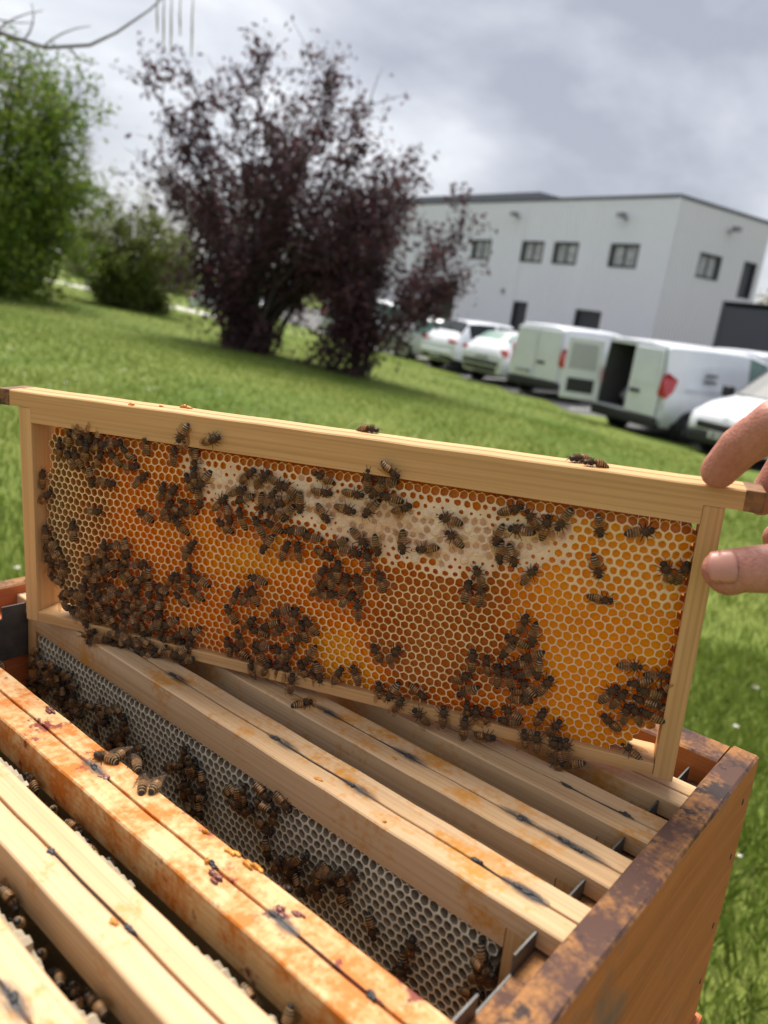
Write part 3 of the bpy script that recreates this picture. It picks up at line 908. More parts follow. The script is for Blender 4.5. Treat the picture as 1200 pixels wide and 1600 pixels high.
# ------------------------------------------------------------------ hive
U = 0.001127                          # one drawing unit of the hive in metres
HR = ((.78159, .62308, -.02980), (-.62243, .78215, .02872), (.04120, -.00390, .99914))
HT = Vector((171.163, 330.370, -209.403)) * U + EYE
HM = Matrix([[*HR[i], HT[i]] for i in range(3)] + [[0, 0, 0, 1]])
FR = ((.94941, .30983, -.05119), (-.30913, .95078, .02127), (.05526, -.00437, .99846))
FT = Vector((-221.651, 442.981, -80.633)) * U + EYE
FM = Matrix([[*FR[i], FT[i]] for i in range(3)] + [[0, 0, 0, 1]])
PER, BW = 38.766, 23.23

def wood(name, lo, hi, stain=0.0, stain_c=(.45, .13, .02), smear=0.0, axis='X', rough=.55, seed=0, crust=0.0, crust_c=(.05, .015, .02)):
    m, t, b = new_mat(name)
    st = {'X': (5, 160, 160), 'Z': (160, 160, 5), 'Y': (160, 5, 160)}[axis]
    g1 = nz(t, 1, 5, .6, st, loc=(seed, seed*2, 0))
    g2 = nz(t, 1, 3, .5, tuple(x*.25 for x in st), loc=(seed*3, 1, 2))
    c = mixc(t, .45, ramp(t, g1, [(.3, lo), (.7, hi)]), ramp(t, g2, [(.35, lo), (.65, hi)]))
    g3 = nz(t, 1, 2, .5, tuple(x*4 if x > 50 else x*.8 for x in st), loc=(seed, 3, 5))
    c = mixc(t, ramp(t, g3, [(.38, (.30, .30, .30)), (.52, (0, 0, 0))]), c, tuple(x*.62 for x in lo))
    if stain:
        a = nz(t, 26, 5, .65, loc=(seed+3, 0, seed)); a2 = nz(t, 260, 3, .6)
        ad = node(t, 'ShaderNodeMath', operation='MULTIPLY_ADD'); ad.inputs[1].default_value = .35
        lk(t, a2, ad.inputs[0]); lk(t, a, ad.inputs[2])
        f = ramp(t, ad.outputs[0], [(.80-stain*.28, (0, 0, 0)), (.92-stain*.22, (1, 1, 1))])
        c = mixc(t, f, c, stain_c)
    if crust:
        a = nz(t, 48, 6, .7, loc=(seed, 7, 1))
        f = ramp(t, a, [(.72-crust*.25, (0, 0, 0)), (.78-crust*.25, (1, 1, 1))])
        c = mixc(t, f, c, crust_c)
    if smear:
        a = nz(t, 18, 4, .6, (.35, 1, 1), loc=(5, seed, 2))
        f = ramp(t, a, [(.58, (0, 0, 0)), (.74, (smear, smear, smear))])
        c = mixc(t, f, c, (.10, .10, .11))
    lk(t, c, b.inputs['Base Color'])
    b.inputs['Roughness'].default_value = rough
    b.inputs['Specular IOR Level'].default_value = .25
    bump(t, b, g1, .5, .0007)
    return m

W_new = wood('pine_new', (.45, .24, .09), (.61, .37, .165), seed=1)
W_newz = wood('pine_new_upright', (.46, .25, .095), (.62, .38, .17), axis='Z', seed=2)
W_used = [wood('pine_bar_%d' % k, (.47, .29, .14), (.64, .435, .255), stain=s_, stain_c=(.50, .22, .04), smear=sm, seed=k+3) for k, (s_, sm) in enumerate([(.25, .1), (.28, .3), (.32, .35), (.35, .35), (.95, 0), (.2, 0), (.2, 0), (.2, 0)])]
W_prop = wood('pine_propolis', (.54, .34, .145), (.68, .46, .24), stain=.78, stain_c=(.46, .14, .014), seed=21, crust=.56, crust_c=(.17, .025, .012))
W_dark = wood('pine_lug_stained', (.16, .075, .03), (.34, .17, .07), stain=.6, stain_c=(.06, .03, .02), seed=14)
W_box = wood('box_stained', (.36, .10, .034), (.54, .175, .062), stain=.0, smear=.75, seed=31, axis='Y')
W_boxx = wood('box_stained_x', (.30, .105, .030), (.46, .19, .062), smear=.6, seed=32, axis='X')
W_crust = wood('box_edge_crust', (.17, .075, .033), (.40, .19, .065), stain=.8, stain_c=(.085, .044, .034), seed=40, crust=.62, crust_c=(.04, .028, .026), axis='Y', rough=.85)
M_steel = plain('galvanised_steel', (.11, .11, .105), .55, metal=.6, var=.3, scale=90)
M_wire = plain('frame_wire', (.05, .05, .055), .35, metal=.8)
M_groove = plain('groove_shadow_wax', (.12, .06, .025), .7)
M_prop = plain('propolis', (.16, .05, .035), .4, var=.4, scale=300)
M_waxlump = plain('orange_wax', (.55, .22, .02), .45, var=.3, scale=300)
M_darkprop = plain('dark_smear', (.03, .028, .03), .6)

def hive():
    root = empty('hive_super', HM)
    tag(root, 'open orange brown wooden hive box with crusted rim holding the frames', 'hive box')
    zt, zb = 6.2, -158.0
    y0, y1 = -372.0, 44.0
    # right wall with a rebate (ledge) for the lugs: profile in XZ, extruded along Y
    def wall(name, prof, ya, yb, flip=False):
        mb = MB(U); n = len(prof)
        N = 26
        vs = []
        for k in range(N+1):
            yy = ya+(yb-ya)*k/N
            for (x, z) in prof:
                j = 0 if z < 0 else .5*math.sin(yy*.31+x)+.35*math.sin(yy*.83+x*2)
                vs.append((x+(j*.6 if z > 0 else 0), yy, z+(j*.8 if z > 0 else 0)))
        fs = []; mi = []
        for k in range(N):
            for i in range(n):
                a, b = k*n+i, k*n+(i+1) % n
                f = (a, b, b+n, a+n); fs.append(f if not flip else f[::-1])
        mb.add(vs, fs, 0)
        mb.add([vs[i] for i in range(n)], [tuple(range(n))[::-1] if not flip else tuple(range(n))], 0)
        mb.add([vs[N*n+i] for i in range(n)], [tuple(range(n)) if not flip else tuple(range(n))[::-1]], 0)
        return mb
    prof = [(14.0, zb), (14.0, zt-1.2), (12.8, zt), (1.2, zt), (.3, zt-1), (.3, -10.5), (-11.5, -10.5), (-11.5, zb)]
    m1 = wall('side_wall', prof, y0, y1)
    # top faces get the crusted material
    me = m1.mesh('side_wall', [W_box, W_crust])
    for p in me.polygons:
        if p.center.z > (zt-2.0)*U or (p.center.z > -12*U and p.center.x < .5*U): p.material_index = 1
    link('side_wall', me, root)
    pl = [(-429.0, zb), (-429.0, zt-1.2), (-427.8, zt), (-416.6, zt), (-415.6, zt-1), (-415.6, -10.5), (-404, -10.5), (-404, zb)]
    m2 = wall('side_wall', pl, y0, y1, True).mesh('side_wall', [W_box, W_crust])
    for p in m2.polygons:
        if p.center.z > (zt-2.0)*U: p.material_index = 1
    link('side_wall', m2, root)
    for yy, nm in ((22.0, 'end_wall'), (y0, 'end_wall')):
        mb = MB(U)
        N = 20; xa, xb = -415.3, -.1
        vs, fs = [], []
        pr = [(yy, zb), (yy+22-.3, zb), (yy+22-.3, zt-1.0), (yy+20.5, zt-.1), (yy+1.2, zt-.1), (yy, zt-1)]
        for k in range(N+1):
            x = xa+(xb-xa)*k/N
            for (y_, z_) in pr:
                j = 0 if z_ < 0 else .5*math.sin(x*.29)+.4*math.sin(x*.77)
                vs.append((x, y_, z_+j*.7))
        n = len(pr)
        for k in range(N):
            for i in range(n): fs.append((k*n+i, k*n+(i+1) % n, (k+1)*n+(i+1) % n, (k+1)*n+i)[::-1])
        fs.append(tuple(range(n))); fs.append(tuple(N*n+i for i in range(n))[::-1])
        mb.add(vs, fs)
        me = mb.mesh(nm, [W_boxx, W_crust])
        for p in me.polygons:
            if p.center.z > (zt-1.8)*U: p.material_index = 1
        link(nm, me, root)
    # spacing racks: crenellated steel strips on each side
    for sx, nm in ((-12.4, 'spacing_rack'), (-403.0, 'spacing_rack')):
        mb = MB(U); pts = []
        for k in range(10):
            a = -(k*PER)+2.5-BW*0; seat0, seat1 = -(k*PER+BW), -(k*PER)
            pts += [(seat1+.8, -2.2), (seat1-.2, -2.2), (seat1-.2, -10.3), (seat0+.2, -10.3), (seat0+.2, -2.2), (seat0-.8, -2.2)]
        pts = [(20, -2.2)] + pts + [(-370, -2.2)]
        vs = []
        for y_, z_ in pts: vs += [(sx, y_, z_), (sx, y_, -40), (sx+.8, y_, z_), (sx+.8, y_, -40)]
        fs = []
        for i in range(len(pts)-1):
            a, b = 4*i, 4*i+4
            if abs(pts[i][0]-pts[i+1][0]) < 1e-6:
                fs.append((a, b, b+2, a+2)); continue
            fs += [(a, a+1, b+1, b), (a+2, b+2, b+3, a+3), (a, b, b+2, a+2)]
        mb.add(vs, fs); mb.build(nm, M_steel, root)
    fl = MB(U); fl.box(-403, -12.5, y0+22.5, 21.5, zb+1, zb+3)
    fl.build('queen_excluder', M_darkprop, root)
    # nail heads and bruises on the outer face near the far corner
    for y_, z_ in ((30, -14), (33, -48), (31, -90), (33, -128), (-340, -20), (-342, -80)):
        q = MB(U); q.blob((14.0, y_, z_), (.5, 1.5, 2.0), 8, 5, 0, .2); q.build('nail', M_darkprop, root)
    return root
hive_root = hive()

def lower_hive():
    zt, zb = -159.2, -440.0
    root = empty('hive_lower_box', HM)
    tag(root, 'lower wooden hive body under the open box', 'hive body')
    mb = MB(U)
    a, b, c, d = -431, 17.5, -375, 47
    mb.box(b-24, b, c, d, zb, zt); mb.box(a, a+24, c, d, zb, zt)
    mb.box(a+24, b-24, d-24, d-.4, zb, zt); mb.box(a+24, b-24, c+.4, c+24, zb, zt)
    mb.build('wall', W_box, root, bev=.0015)
    h = MB(U); h.box(b, b+9, -240, -130, zt-95, zt-70); h.build('handle_bar', W_box, root, bev=.002)
    for y_ in (25,):
        k = MB(U); k.box(b-.5, b+5, y_-10, y_+9, zt-26, zt-6); k.build('corner_cleat', W_box, root, bev=.002)
    f = MB(U); f.box(a-4, b+4, c-30, d+4, zb-22, zb-.5); f.build('floor_board', W_boxx, root, bev=.002)
    # stand on the grass
    ctr = HM @ (Vector((-207, -165, -462)) * U)
    g = gz(ctr.x, ctr.y)
    top = ctr.z - .012
    sr = empty('hive_stand', T(ctr.x, ctr.y, g) @ RZ(math.atan2(HR[1][0], HR[0][0])))
    tag(sr, 'wooden stand carrying the hive above the grass', 'stand')
    hh = top - g
    for sx in (-.2, .2):
        for sy in (-.19, .19):
            m_ = MB(); m_.box(sx-.03, sx+.03, sy-.03, sy+.03, -.03, hh-.062); m_.build('leg', W_boxx, sr, bev=.003)
    for sy in (-.2, .2):
        m_ = MB(); m_.box(-.26, .26, sy-.03, sy+.03, hh-.06, hh); m_.build('rail', W_boxx, sr, bev=.003)
lower_hive()

# ------------------------------------------------------------------ frames
WD, FH = 386.0, 143.2
SMM = {}
def smear_mat(rx, ry):
    if 'm' in SMM: return SMM['m']
    m, t, b = new_mat('graphite_smear')
    b.inputs['Base Color'].default_value = (.035, .035, .04, 1); b.inputs['Roughness'].default_value = .6
    c = node(t, 'ShaderNodeTexCoord'); mp_ = node(t, 'ShaderNodeMapping')
    mp_.inputs['Scale'].default_value = (1/.0165, 1/.0047, 0)
    lk(t, c.outputs['Object'], mp_.inputs[0])
    ln = node(t, 'ShaderNodeVectorMath', operation='LENGTH'); lk(t, mp_.outputs[0], ln.inputs[0])
    g = nz(t, 1, 4, .7, (90, 700, 700), coord='Object')
    a = node(t, 'ShaderNodeMath', operation='SUBTRACT'); a.inputs[0].default_value = .9; lk(t, ln.outputs['Value'], a.inputs[1])
    a2 = node(t, 'ShaderNodeMath', operation='MULTIPLY'); a2.use_clamp = True; lk(t, a.outputs[0], a2.inputs[0]); a2.inputs[1].default_value = 1.6
    g2 = ramp(t, g, [(.35, (.1, .1, .1)), (.62, (1, 1, 1))])
    a3 = node(t, 'ShaderNodeMath', operation='MULTIPLY'); lk(t, a2.outputs[0], a3.inputs[0]); lk(t, g2, a3.inputs[1])
    lk(t, a3.outputs[0], b.inputs['Alpha'])
    SMM['m'] = m
    return m
def frame(name, M, wm, ht=18.0, sw=10.0, hb=7.0, d=BW, wm_side=None, label=None, group=None, lug=None, knots=(), wires=()):
    root = empty(name, M)
    tag(root, label, 'frame', group)
    sm = wm_side or W_newz
    # top bar: upper slab in two halves beside a narrow groove, lower block between the side bars
    g0, g1 = d*.5-.55, d*.5+.55
    hl = 9.0
    mb = MB(U)
    N = 24
    xs = [-15+(400.0+15)*k/N for k in range(N+1)]
    prof = [(0, -hl), (0, -.7), (.7, 0), (g0-.3, 0), (g0, -.4), (g0, -2.0), (g1, -2.0), (g1, -.4), (g1+.3, 0), (d-.7, 0), (d, -.7), (d, -hl)]
    vs, fs = [], []
    for i, x in enumerate(xs):
        j = .22*math.sin(x*.11+M[0][3]*90)+.15*math.sin(x*.37)
        for y_, z_ in prof: vs.append((x, y_+(j if -1 < z_ else 0)*.5, z_+(j*.5 if z_ > -1 else 0)))
    n = len(prof)
    for i in range(N):
        for k in range(n): fs.append((i*n+k, i*n+(k+1) % n, (i+1)*n+(k+1) % n, (i+1)*n+k)[::-1])
    fs.append(tuple(range(n))); fs.append(tuple(N*n+k for k in range(n))[::-1])
    mb.add(vs, fs)
    a, b = sw+.05, WD-sw-.05
    mb.add([(a, 0, -hl), (b, 0, -hl), (b, d, -hl), (a, d, -hl), (a, 0, -ht), (b, 0, -ht), (b, d, -ht), (a, d, -ht)],
           [(0, 4, 5, 1), (1, 5, 6, 2), (2, 6, 7, 3), (3, 7, 4, 0), (4, 7, 6, 5)])
    tb = mb.build('top_bar', wm, root)
    for x0, x1 in ((0, sw), (WD-sw, WD)):
        s_ = MB(U); s_.box(x0, x1, .25, d-.25, -FH, -hl-.12); s_.build('side_bar', sm, root, bev=.0006)
    bb = MB(U); bb.box(sw+.12, WD-sw-.12, .4, d-.4, -FH+.4, -FH+hb); bb.build('bottom_bar', W_new, root, bev=.0006)
    if lug:
        for x0, x1 in ((WD+6.5, 400.6), (-15.6, -6)):
            l = MB(U); l.box(x0, x1, -.25, d+.25, -hl-.3, .25); l.build('lug', lug, root, bev=.0008)
    # wire and staples in the groove
    if knots:
        gy = d*.5
        wr = MB(U)
        pts = [(k, gy+rnd.uniform(-.3, .3), .25) for k in knots]
        for k, (p, q) in enumerate(zip(pts[:-1], pts[1:])):
            if k not in wires: continue
            m_ = ((p[0]+q[0])/2, gy+rnd.uniform(-.4, .4), -.1)
            wr.tube([p, m_, q], .28, 5)
        if wr.v: wr.build('wire', M_wire, tb)
        for p in pts:
            k_ = MB(U)
            for s_ in range(4):
                c = (p[0]+rnd.uniform(-2.2, 2.2), p[1]+rnd.uniform(-.9, .9), .15+rnd.uniform(0, .5))
                k_.blob(c, (rnd.uniform(.9, 2.0), rnd.uniform(.5, 1.0), rnd.uniform(.35, .8)), 7, 5, 0, .25)
            k_.tube([(p[0]-3, p[1]+.6, .2), (p[0]-.5, p[1]-.4, .9), (p[0]+2, p[1]+.5, .3), (p[0]+4, p[1], .1)], .3, 4)
            k_.build('wire_knot', M_darkprop, tb, smooth=True)
            if rnd.random() < .35: continue
            sm_ = MB(U); L2 = rnd.uniform(7, 19); n_ = 22
            sm_.add([(0, 0, 0)]+[(L2*math.cos(2*math.pi*k/n_), 4.2*math.sin(2*math.pi*k/n_), 0) for k in range(n_)], [(0, 1+k, 1+(k+1) % n_) for k in range(n_)])
            sm_.build('wire_smear', smear_mat(L2*U, 4.2*U), tb, M=T((p[0]+rnd.uniform(-4, 6))*U, gy*U, .42*U))
    return root, tb

def at_slot(i): return HM @ T(-400*U, -(i*PER+BW)*U, 0)
labs = ['pine frame at the far end of the box, under the lifted frame corner', 'second pine frame from the far wall of the box with a black wire smear',
        'third pine frame from the far wall of the box with two wire knots', 'pine frame beside the empty slot with white comb showing below it',
        'orange stained frame blotched with red propolis, beside the empty slot', 'clean pale frame next to the orange stained one',
        'pale frame second from the orange stained one', 'pale frame third from the orange stained one']
KN = {0: (), 1: (353, 383), 2: (233, 288, 353, 372, 379), 3: (148, 234, 286, 354, 374, 379), 4: (200, 285, 321, 367), 5: (240, 292), 6: (210, 291), 7: ()}
WI = {0: (), 1: (0,), 2: (0,), 3: (1, 3), 4: (2,), 5: (0,), 6: (0,), 7: ()}
frames = {}
for i in range(8):
    slot = i if i < 4 else i+1
    wm = W_prop if i == 4 else W_used[i]
    frames[i] = frame('comb_frame', at_slot(slot), wm, label=labs[i], group='frames resting in the hive box', knots=KN[i], wires=WI[i], wm_side=W_newz)
lifted, lifted_tb = frame('lifted_frame', FM, W_new, ht=17.6, sw=9.0, hb=7.0, d=21.4, label='lifted pine frame of honey comb held upright above the hive', lug=W_dark)

def lumps(tb, lst):
    for x, y, rx, ry, rz, m in lst:
        q = MB(U); 
        for k in range(5):
            q.blob((x+rnd.uniform(-.7, .7)*rx, y+rnd.uniform(-.7, .7)*ry, rz*rnd.uniform(.1, .35)), (rx*rnd.uniform(.3, .6), ry*rnd.uniform(.35, .7), rz*rnd.uniform(.4, .8)), 8, 6, 0, .35)
        q.build('wax_lump', m, tb, smooth=True)
def hl_(i, hx, hy):     # hive coordinates -> local of frame i
    slot = i if i < 4 else i+1
    return hx+400, hy+(slot*PER+BW)
def L_(i, hx, hy, rx, ry, rz, m): return (*hl_(i, hx, hy), rx, ry, rz, m)
lumps(frames[4][1], [L_(4, -110, -209.4, 4.2, 2.0, 1.8, M_prop), L_(4, -117, -206, 1.6, 1.0, 2.0, M_waxlump), L_(4, -102.7, -195, 4.5, 1.6, 1.6, M_waxlump), L_(4, -115, -195.5, 4.0, 1.4, 1.3, M_waxlump),
                     L_(4, -256, -196.5, 4.5, 1.8, 1.4, M_prop), L_(4, -131, -196, 2.0, 1.0, 1.6, M_waxlump), L_(4, -79, -202.5, 3.2, 1.6, 1.0, M_prop), L_(4, -74, -199, 2.6, 1.3, .9, M_prop), L_(4, -190, -206, 2.6, 1.6, .8, M_prop)])
lumps(frames[5][1], [L_(5, -115, -246.5, 2.6, 1.3, 1.2, M_waxlump)])
lumps(frames[3][1], [L_(3, -128, -136.2, 3.4, .9, .9, M_waxlump), L_(3, -87.6, -136.6, 1.3, .7, .7, M_waxlump)])
lumps(frames[2][1], [L_(2, -116, -96, 2.0, .8, .7, M_waxlump), L_(2, -150, -97, 1.2, .8, .5, M_waxlump), L_(2, -140, -98, 1.0, .7, .5, M_waxlump)])
lumps(lifted_tb, [(104, 17.0, 4.2, 1.8, 2.0, M_waxlump), (77, 4.0, 2.2, 1.4, 1.4, M_waxlump), (91, 12, 1.2, 1, 1, M_waxlump)])

# ------------------------------------------------------------------ combs
def wax_mat(name, c, trans=.2, var=.14, patch=None):
    m, t, b = new_mat(name)
    f = nz(t, 160, 4, .6); f2 = nz(t, 14, 3, .5)
    lo = tuple(x*(1-var) for x in c); hi = tuple(min(1, x*(1+var)) for x in c)
    cc = mixc(t, .5, ramp(t, f, [(.3, lo), (.7, hi)]), ramp(t, f2, [(.3, lo), (.7, hi)]))
    if patch: cc = mixc(t, ramp(t, nz(t, 34, 5, .65), [(.44, (0, 0, 0)), (.66, (.8, .8, .8))]), cc, patch)
    lk(t, cc, b.inputs['Base Color'])
    b.inputs['Roughness'].default_value = .45
    b.inputs['Specular IOR Level'].default_value = .4
    tr = node(t, 'ShaderNodeBsdfTranslucent'); lk(t, cc, tr.inputs[0])
    ms = node(t, 'ShaderNodeMixShader'); ms.inputs[0].default_value = trans
    lk(t, b.outputs[0], ms.inputs[1]); lk(t, tr.outputs[0], ms.inputs[2]); lk(t, ms.outputs[0], t.nodes['Material Output'].inputs[0])
    bump(t, b, f, .4, .0004)
    return m
def tone_mat(name, stops, trans, rough, coat=0):
    m, t, b = new_mat(name)
    at = node(t, 'ShaderNodeAttribute'); at.attribute_name = 'tone'
    cc = ramp(t, at.outputs['Fac'], stops)
    n2 = nz(t, 300, 3, .6)
    dk = node(t, 'ShaderNodeMixRGB', blend_type='MULTIPLY'); dk.inputs[0].default_value = .3
    lk(t, cc, dk.inputs[1]); lk(t, ramp(t, n2, [(.3, (.6, .55, .5)), (.7, (1.15, 1.1, 1.0))]), dk.inputs[2])
    lk(t, dk.outputs[0], b.inputs['Base Color'])
    b.inputs['Roughness'].default_value = rough
    b.inputs['Coat Weight'].default_value = coat
    b.inputs['Coat Roughness'].default_value = .08
    b.inputs['Specular IOR Level'].default_value = .3
    tr = node(t, 'ShaderNodeBsdfTranslucent'); lk(t, cc, tr.inputs[0])
    ms = node(t, 'ShaderNodeMixShader'); ms.inputs[0].default_value = trans
    lk(t, b.outputs[0], ms.inputs[1]); lk(t, tr.outputs[0], ms.inputs[2]); lk(t, ms.outputs[0], t.nodes['Material Output'].inputs[0])
    bump(t, b, n2, .25, .0004)
    return m
HONEY = [(0.0, (.50, .34, .11)), (.22, (.60, .32, .06)), (.40, (.62, .22, .010)), (.55, (.86, .35, .006)), (.75, (.95, .46, .008)), (1.0, (.95, .62, .02))]
M_rimw = wax_mat('comb_wax', (.93, .73, .42), .35)
M_wallw = tone_mat('cell_wall_wax', [(0, (.62, .47, .22)), (.3, (.72, .40, .09)), (.6, (.88, .42, .025)), (1, (.92, .60, .05))], .55, .4)
M_honey = tone_mat('honey', HONEY, .5, .25, .12)
M_cap = wax_mat('wax_capping', (.88, .71, .50), .25, .22, (.70, .45, .24))
M_cap2 = wax_mat('sunken_capping', (.56, .35, .21), .25, .3)  # wet hollow cap centres, with their shade put into the darker colour
M_rimg = wax_mat('new_white_wax', (.95, .87, .69), .3)
M_wallg = tone_mat('new_cell_wall', [(0, (.34, .28, .19)), (1, (.52, .44, .32))], .2, .5)
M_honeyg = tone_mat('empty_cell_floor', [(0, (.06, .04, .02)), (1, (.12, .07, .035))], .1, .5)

def inpoly(P, x, y):
    c = False; j = len(P)-1
    for i in range(len(P)):
        if (P[i][1] > y) != (P[j][1] > y) and x < (P[j][0]-P[i][0])*(y-P[i][1])/(P[j][1]-P[i][1])+P[i][0]: c = not c
        j = i
    return c
def pdist(P, x, y):
    """signed distance, positive inside"""
    d = 1e9; j = len(P)-1
    for i in range(len(P)):
        ax, ay = P[j]; bx, by = P[i]
        vx, vy = bx-ax, by-ay; q = max(0, min(1, ((x-ax)*vx+(y-ay)*vy)/(vx*vx+vy*vy+1e-9)))
        d = min(d, math.hypot(x-ax-vx*q, y-ay-vy*q)); j = i
    return d if inpoly(P, x, y) else -d

def hexes(outline, pitch, skew=0.0):
    xs = [p[0] for p in outline]; ys = [p[1] for p in outline]
    rh = pitch*math.sqrt(3)/2
    res = {}
    r = 0; z = max(ys)
    while z > min(ys):
        k = 0; x = min(xs)+(pitch/2 if r % 2 else 0)
        while x < max(xs):
            if inpoly(outline, x, z): res[(r, k)] = (x, z)
            x += pitch; k += 1
        r += 1; z -= rh
    return res

def warp(x, z, amp=.58):
    v = noise.noise_vector((x*.11, z*.11, 1.7)); q = noise.noise_vector((x*.33, z*.33, 9.1))
    return x+amp*1.6*v.x+amp*.8*q.x, z+amp*1.6*v.z+amp*.8*q.z

def comb(root, outline, pitch, ysurf, prop, mats, mid, nsep, order, side=-1, d=21.4, fine=True, edge=True):
    """outline etc. in frame units; the face looks to -Y (side=-1) or +Y (side=1)
    prop(x,z,dist)->(open 0..1, depth, tone, thick)"""
    cells = hexes(outline, pitch)
    Rc = pitch/math.sqrt(3)
    K = 12 if fine else 6
    def cell_geo(key):
        r, k = key; x, z = cells[key]
        op, dep, tone, thick = prop(x, z)
        vs, fs, mi, tn = [], [], [], []
        cx, cz = warp(x, z)
        ring = []
        for i in range(K):
            a = math.pi/2 + 2*math.pi*i/K
            rad = Rc if (K == 6 or i % 2 == 0) else pitch/2
            ring.append(warp(x+rad*math.cos(a), z+rad*math.sin(a)))
        Y = lambda px, pz, dd: (px, ysurf(px, pz) - side*dd, pz)
        for px, pz in ring: vs.append(Y(px, pz, 0))
        if op < .18:                                    # capped
            sunk = rnd.random() < .62
            hgt = rnd.uniform(-1.2, -.3) if sunk else rnd.uniform(0, 1.1)
            for px, pz in ring: vs.append(Y(cx+(px-cx)*.66, cz+(pz-cz)*.66, -hgt*.7+rnd.uniform(-.3, .3)))
            vs.append(Y(cx+rnd.uniform(-.6, .6), cz+rnd.uniform(-.6, .6), -hgt+rnd.uniform(-.3, .3)))
            for i in range(K):
                j = (i+1) % K
                fs.append((i, j, K+j, K+i)); mi.append(2)
                fs.append((K+i, K+j, 2*K)); mi.append(4 if sunk else 2)
            tn = [tone]*len(vs)
        else:
            ro = (1-thick)*op
            rj = rnd.uniform(.97, 1.03)
            cap = 2 if op < .8 else 0
            in1, in2 = [], []
            for i, (px, pz) in enumerate(ring):
                rr_ = ro*rj
                q = rr_*(.93 if (K == 12 and i % 2 == 0) else 1.0)
                qx, qz = cx+(px-cx)*q, cz+(pz-cz)*q
                in1.append(Y(qx, qz, .12 if cap == 0 else -.05))
                in2.append(Y(cx+(px-cx)*min(.92, q+.02), cz+(pz-cz)*min(.92, q+.02), dep))
            vs += in1 + in2 + [Y(cx, cz, dep+.35)]
            for i in range(K):
                j = (i+1) % K
                fs.append((i, j, K+j, K+i)); mi.append(cap)
                fs.append((K+i, K+j, 2*K+j, 2*K+i)); mi.append(1)
                fs.append((2*K+i, 2*K+j, 3*K)); mi.append(3)
            tn = [tone]*len(vs)
        if edge:
            nb = [(r, k+1), (r, k-1)] + ([(r-1, k), (r-1, k+1), (r+1, k), (r+1, k+1)] if r % 2 else [(r-1, k-1), (r-1, k), (r+1, k-1), (r+1, k)])
            if any(q not in cells for q in nb):
                o = len(vs)
                for px, pz in ring: vs.append((px, mid, pz)); tn.append(tone)
                st = K//6
                # which of the six sides have no neighbour: side i lies between corner i and i+1
                dirs = []
                for i in range(6):
                    a = math.pi/2 + (i+.5)*math.pi/3
                    nx, nz_ = x+pitch*math.cos(a), z+pitch*math.sin(a)
                    if not inpoly(outline, nx, nz_): dirs.append(i)
                for i in dirs:
                    for s_ in range(st):
                        a, b = i*st+s_, (i*st+s_+1) % K
                        fs.append((a, o+a, o+b, b)); mi.append(1)
        if side > 0: fs = [f[::-1] for f in fs]
        return vs, fs, mi, tn
    keys = sorted(cells, key=order)
    sep = set(keys[:nsep])
    V, F, Mi, Tn = [], [], [], []
    cm = None
    def fin(name, V, F, Mi, Tn, parent):
        me = bpy.data.meshes.new(name)
        me.from_pydata([tuple(c*U for c in p) for p in V], [], F)
        for m in mats: me.materials.append(m)
        me.polygons.foreach_set('material_index', Mi)
        at = me.attributes.new('tone', 'FLOAT', 'POINT'); at.data.foreach_set('value', Tn)
        me.update()
        return link(name, me, parent)
    for key in cells:
        if key in sep: continue
        vs, fs, mi, tn = cell_geo(key)
        o = len(V); V += vs; F += [tuple(o+i for i in f) for f in fs]; Mi += mi; Tn += tn
    cm = fin('comb', V, F, Mi, Tn, root); cm['kind'] = 'stuff'
    for key in keys[:nsep]:
        fin('cell', *cell_geo(key), cm)
    return cm

# ---- lifted frame
OUT = [(20, -17.7), (116.6, -17.7), (262.2, -17.7), (374.5, -17.7), (376.6, -51.8), (377.0, -76.6), (376.8, -102.4), (375, -119), (368.4, -124.0), (361, -131), (352, -136), (340, -136.1), (274.2, -136.1), (201.2, -136.1), (118.9, -136.1), (62, -136.1), (36, -134), (24, -127), (15.5, -112.8), (11.4, -92.9), (11.6, -68.3), (15.5, -48.0), (17.5, -34)]
CAPP = [(116.6, -26), (134.8, -26), (164.0, -24.7), (201.0, -25.5), (243.1, -28.1), (282.2, -28.3), (307.1, -28.0), (322, -27), (323.1, -37.2), (315.2, -45.0), (303.8, -52.0), (294.9, -55.3), (266.3, -60.7), (246.0, -59.5), (231.9, -57.6), (217.7, -56.7), (195.5, -51.1), (184.2, -48.5), (165.2, -47.1), (141.5, -46.6), (125.2, -43.7), (116.8, -35.1)]
YEL = [([(130.1, -75.3), (173.4, -60.3), (188, -72.5), (166.8, -83.4), (130.4, -86.6)], .95), ([(191.7, -111.9), (221.3, -103.5), (237.2, -120.1), (227.6, -137.5), (197.1, -137.4)], 1.0), ([(100, -58), (130, -62), (132, -74), (104, -72)], .8)]
DEEP = [(232.4, -63.7), (292.1, -59.1), (305.6, -117.7), (253.2, -138.5), (221.7, -108.9)]
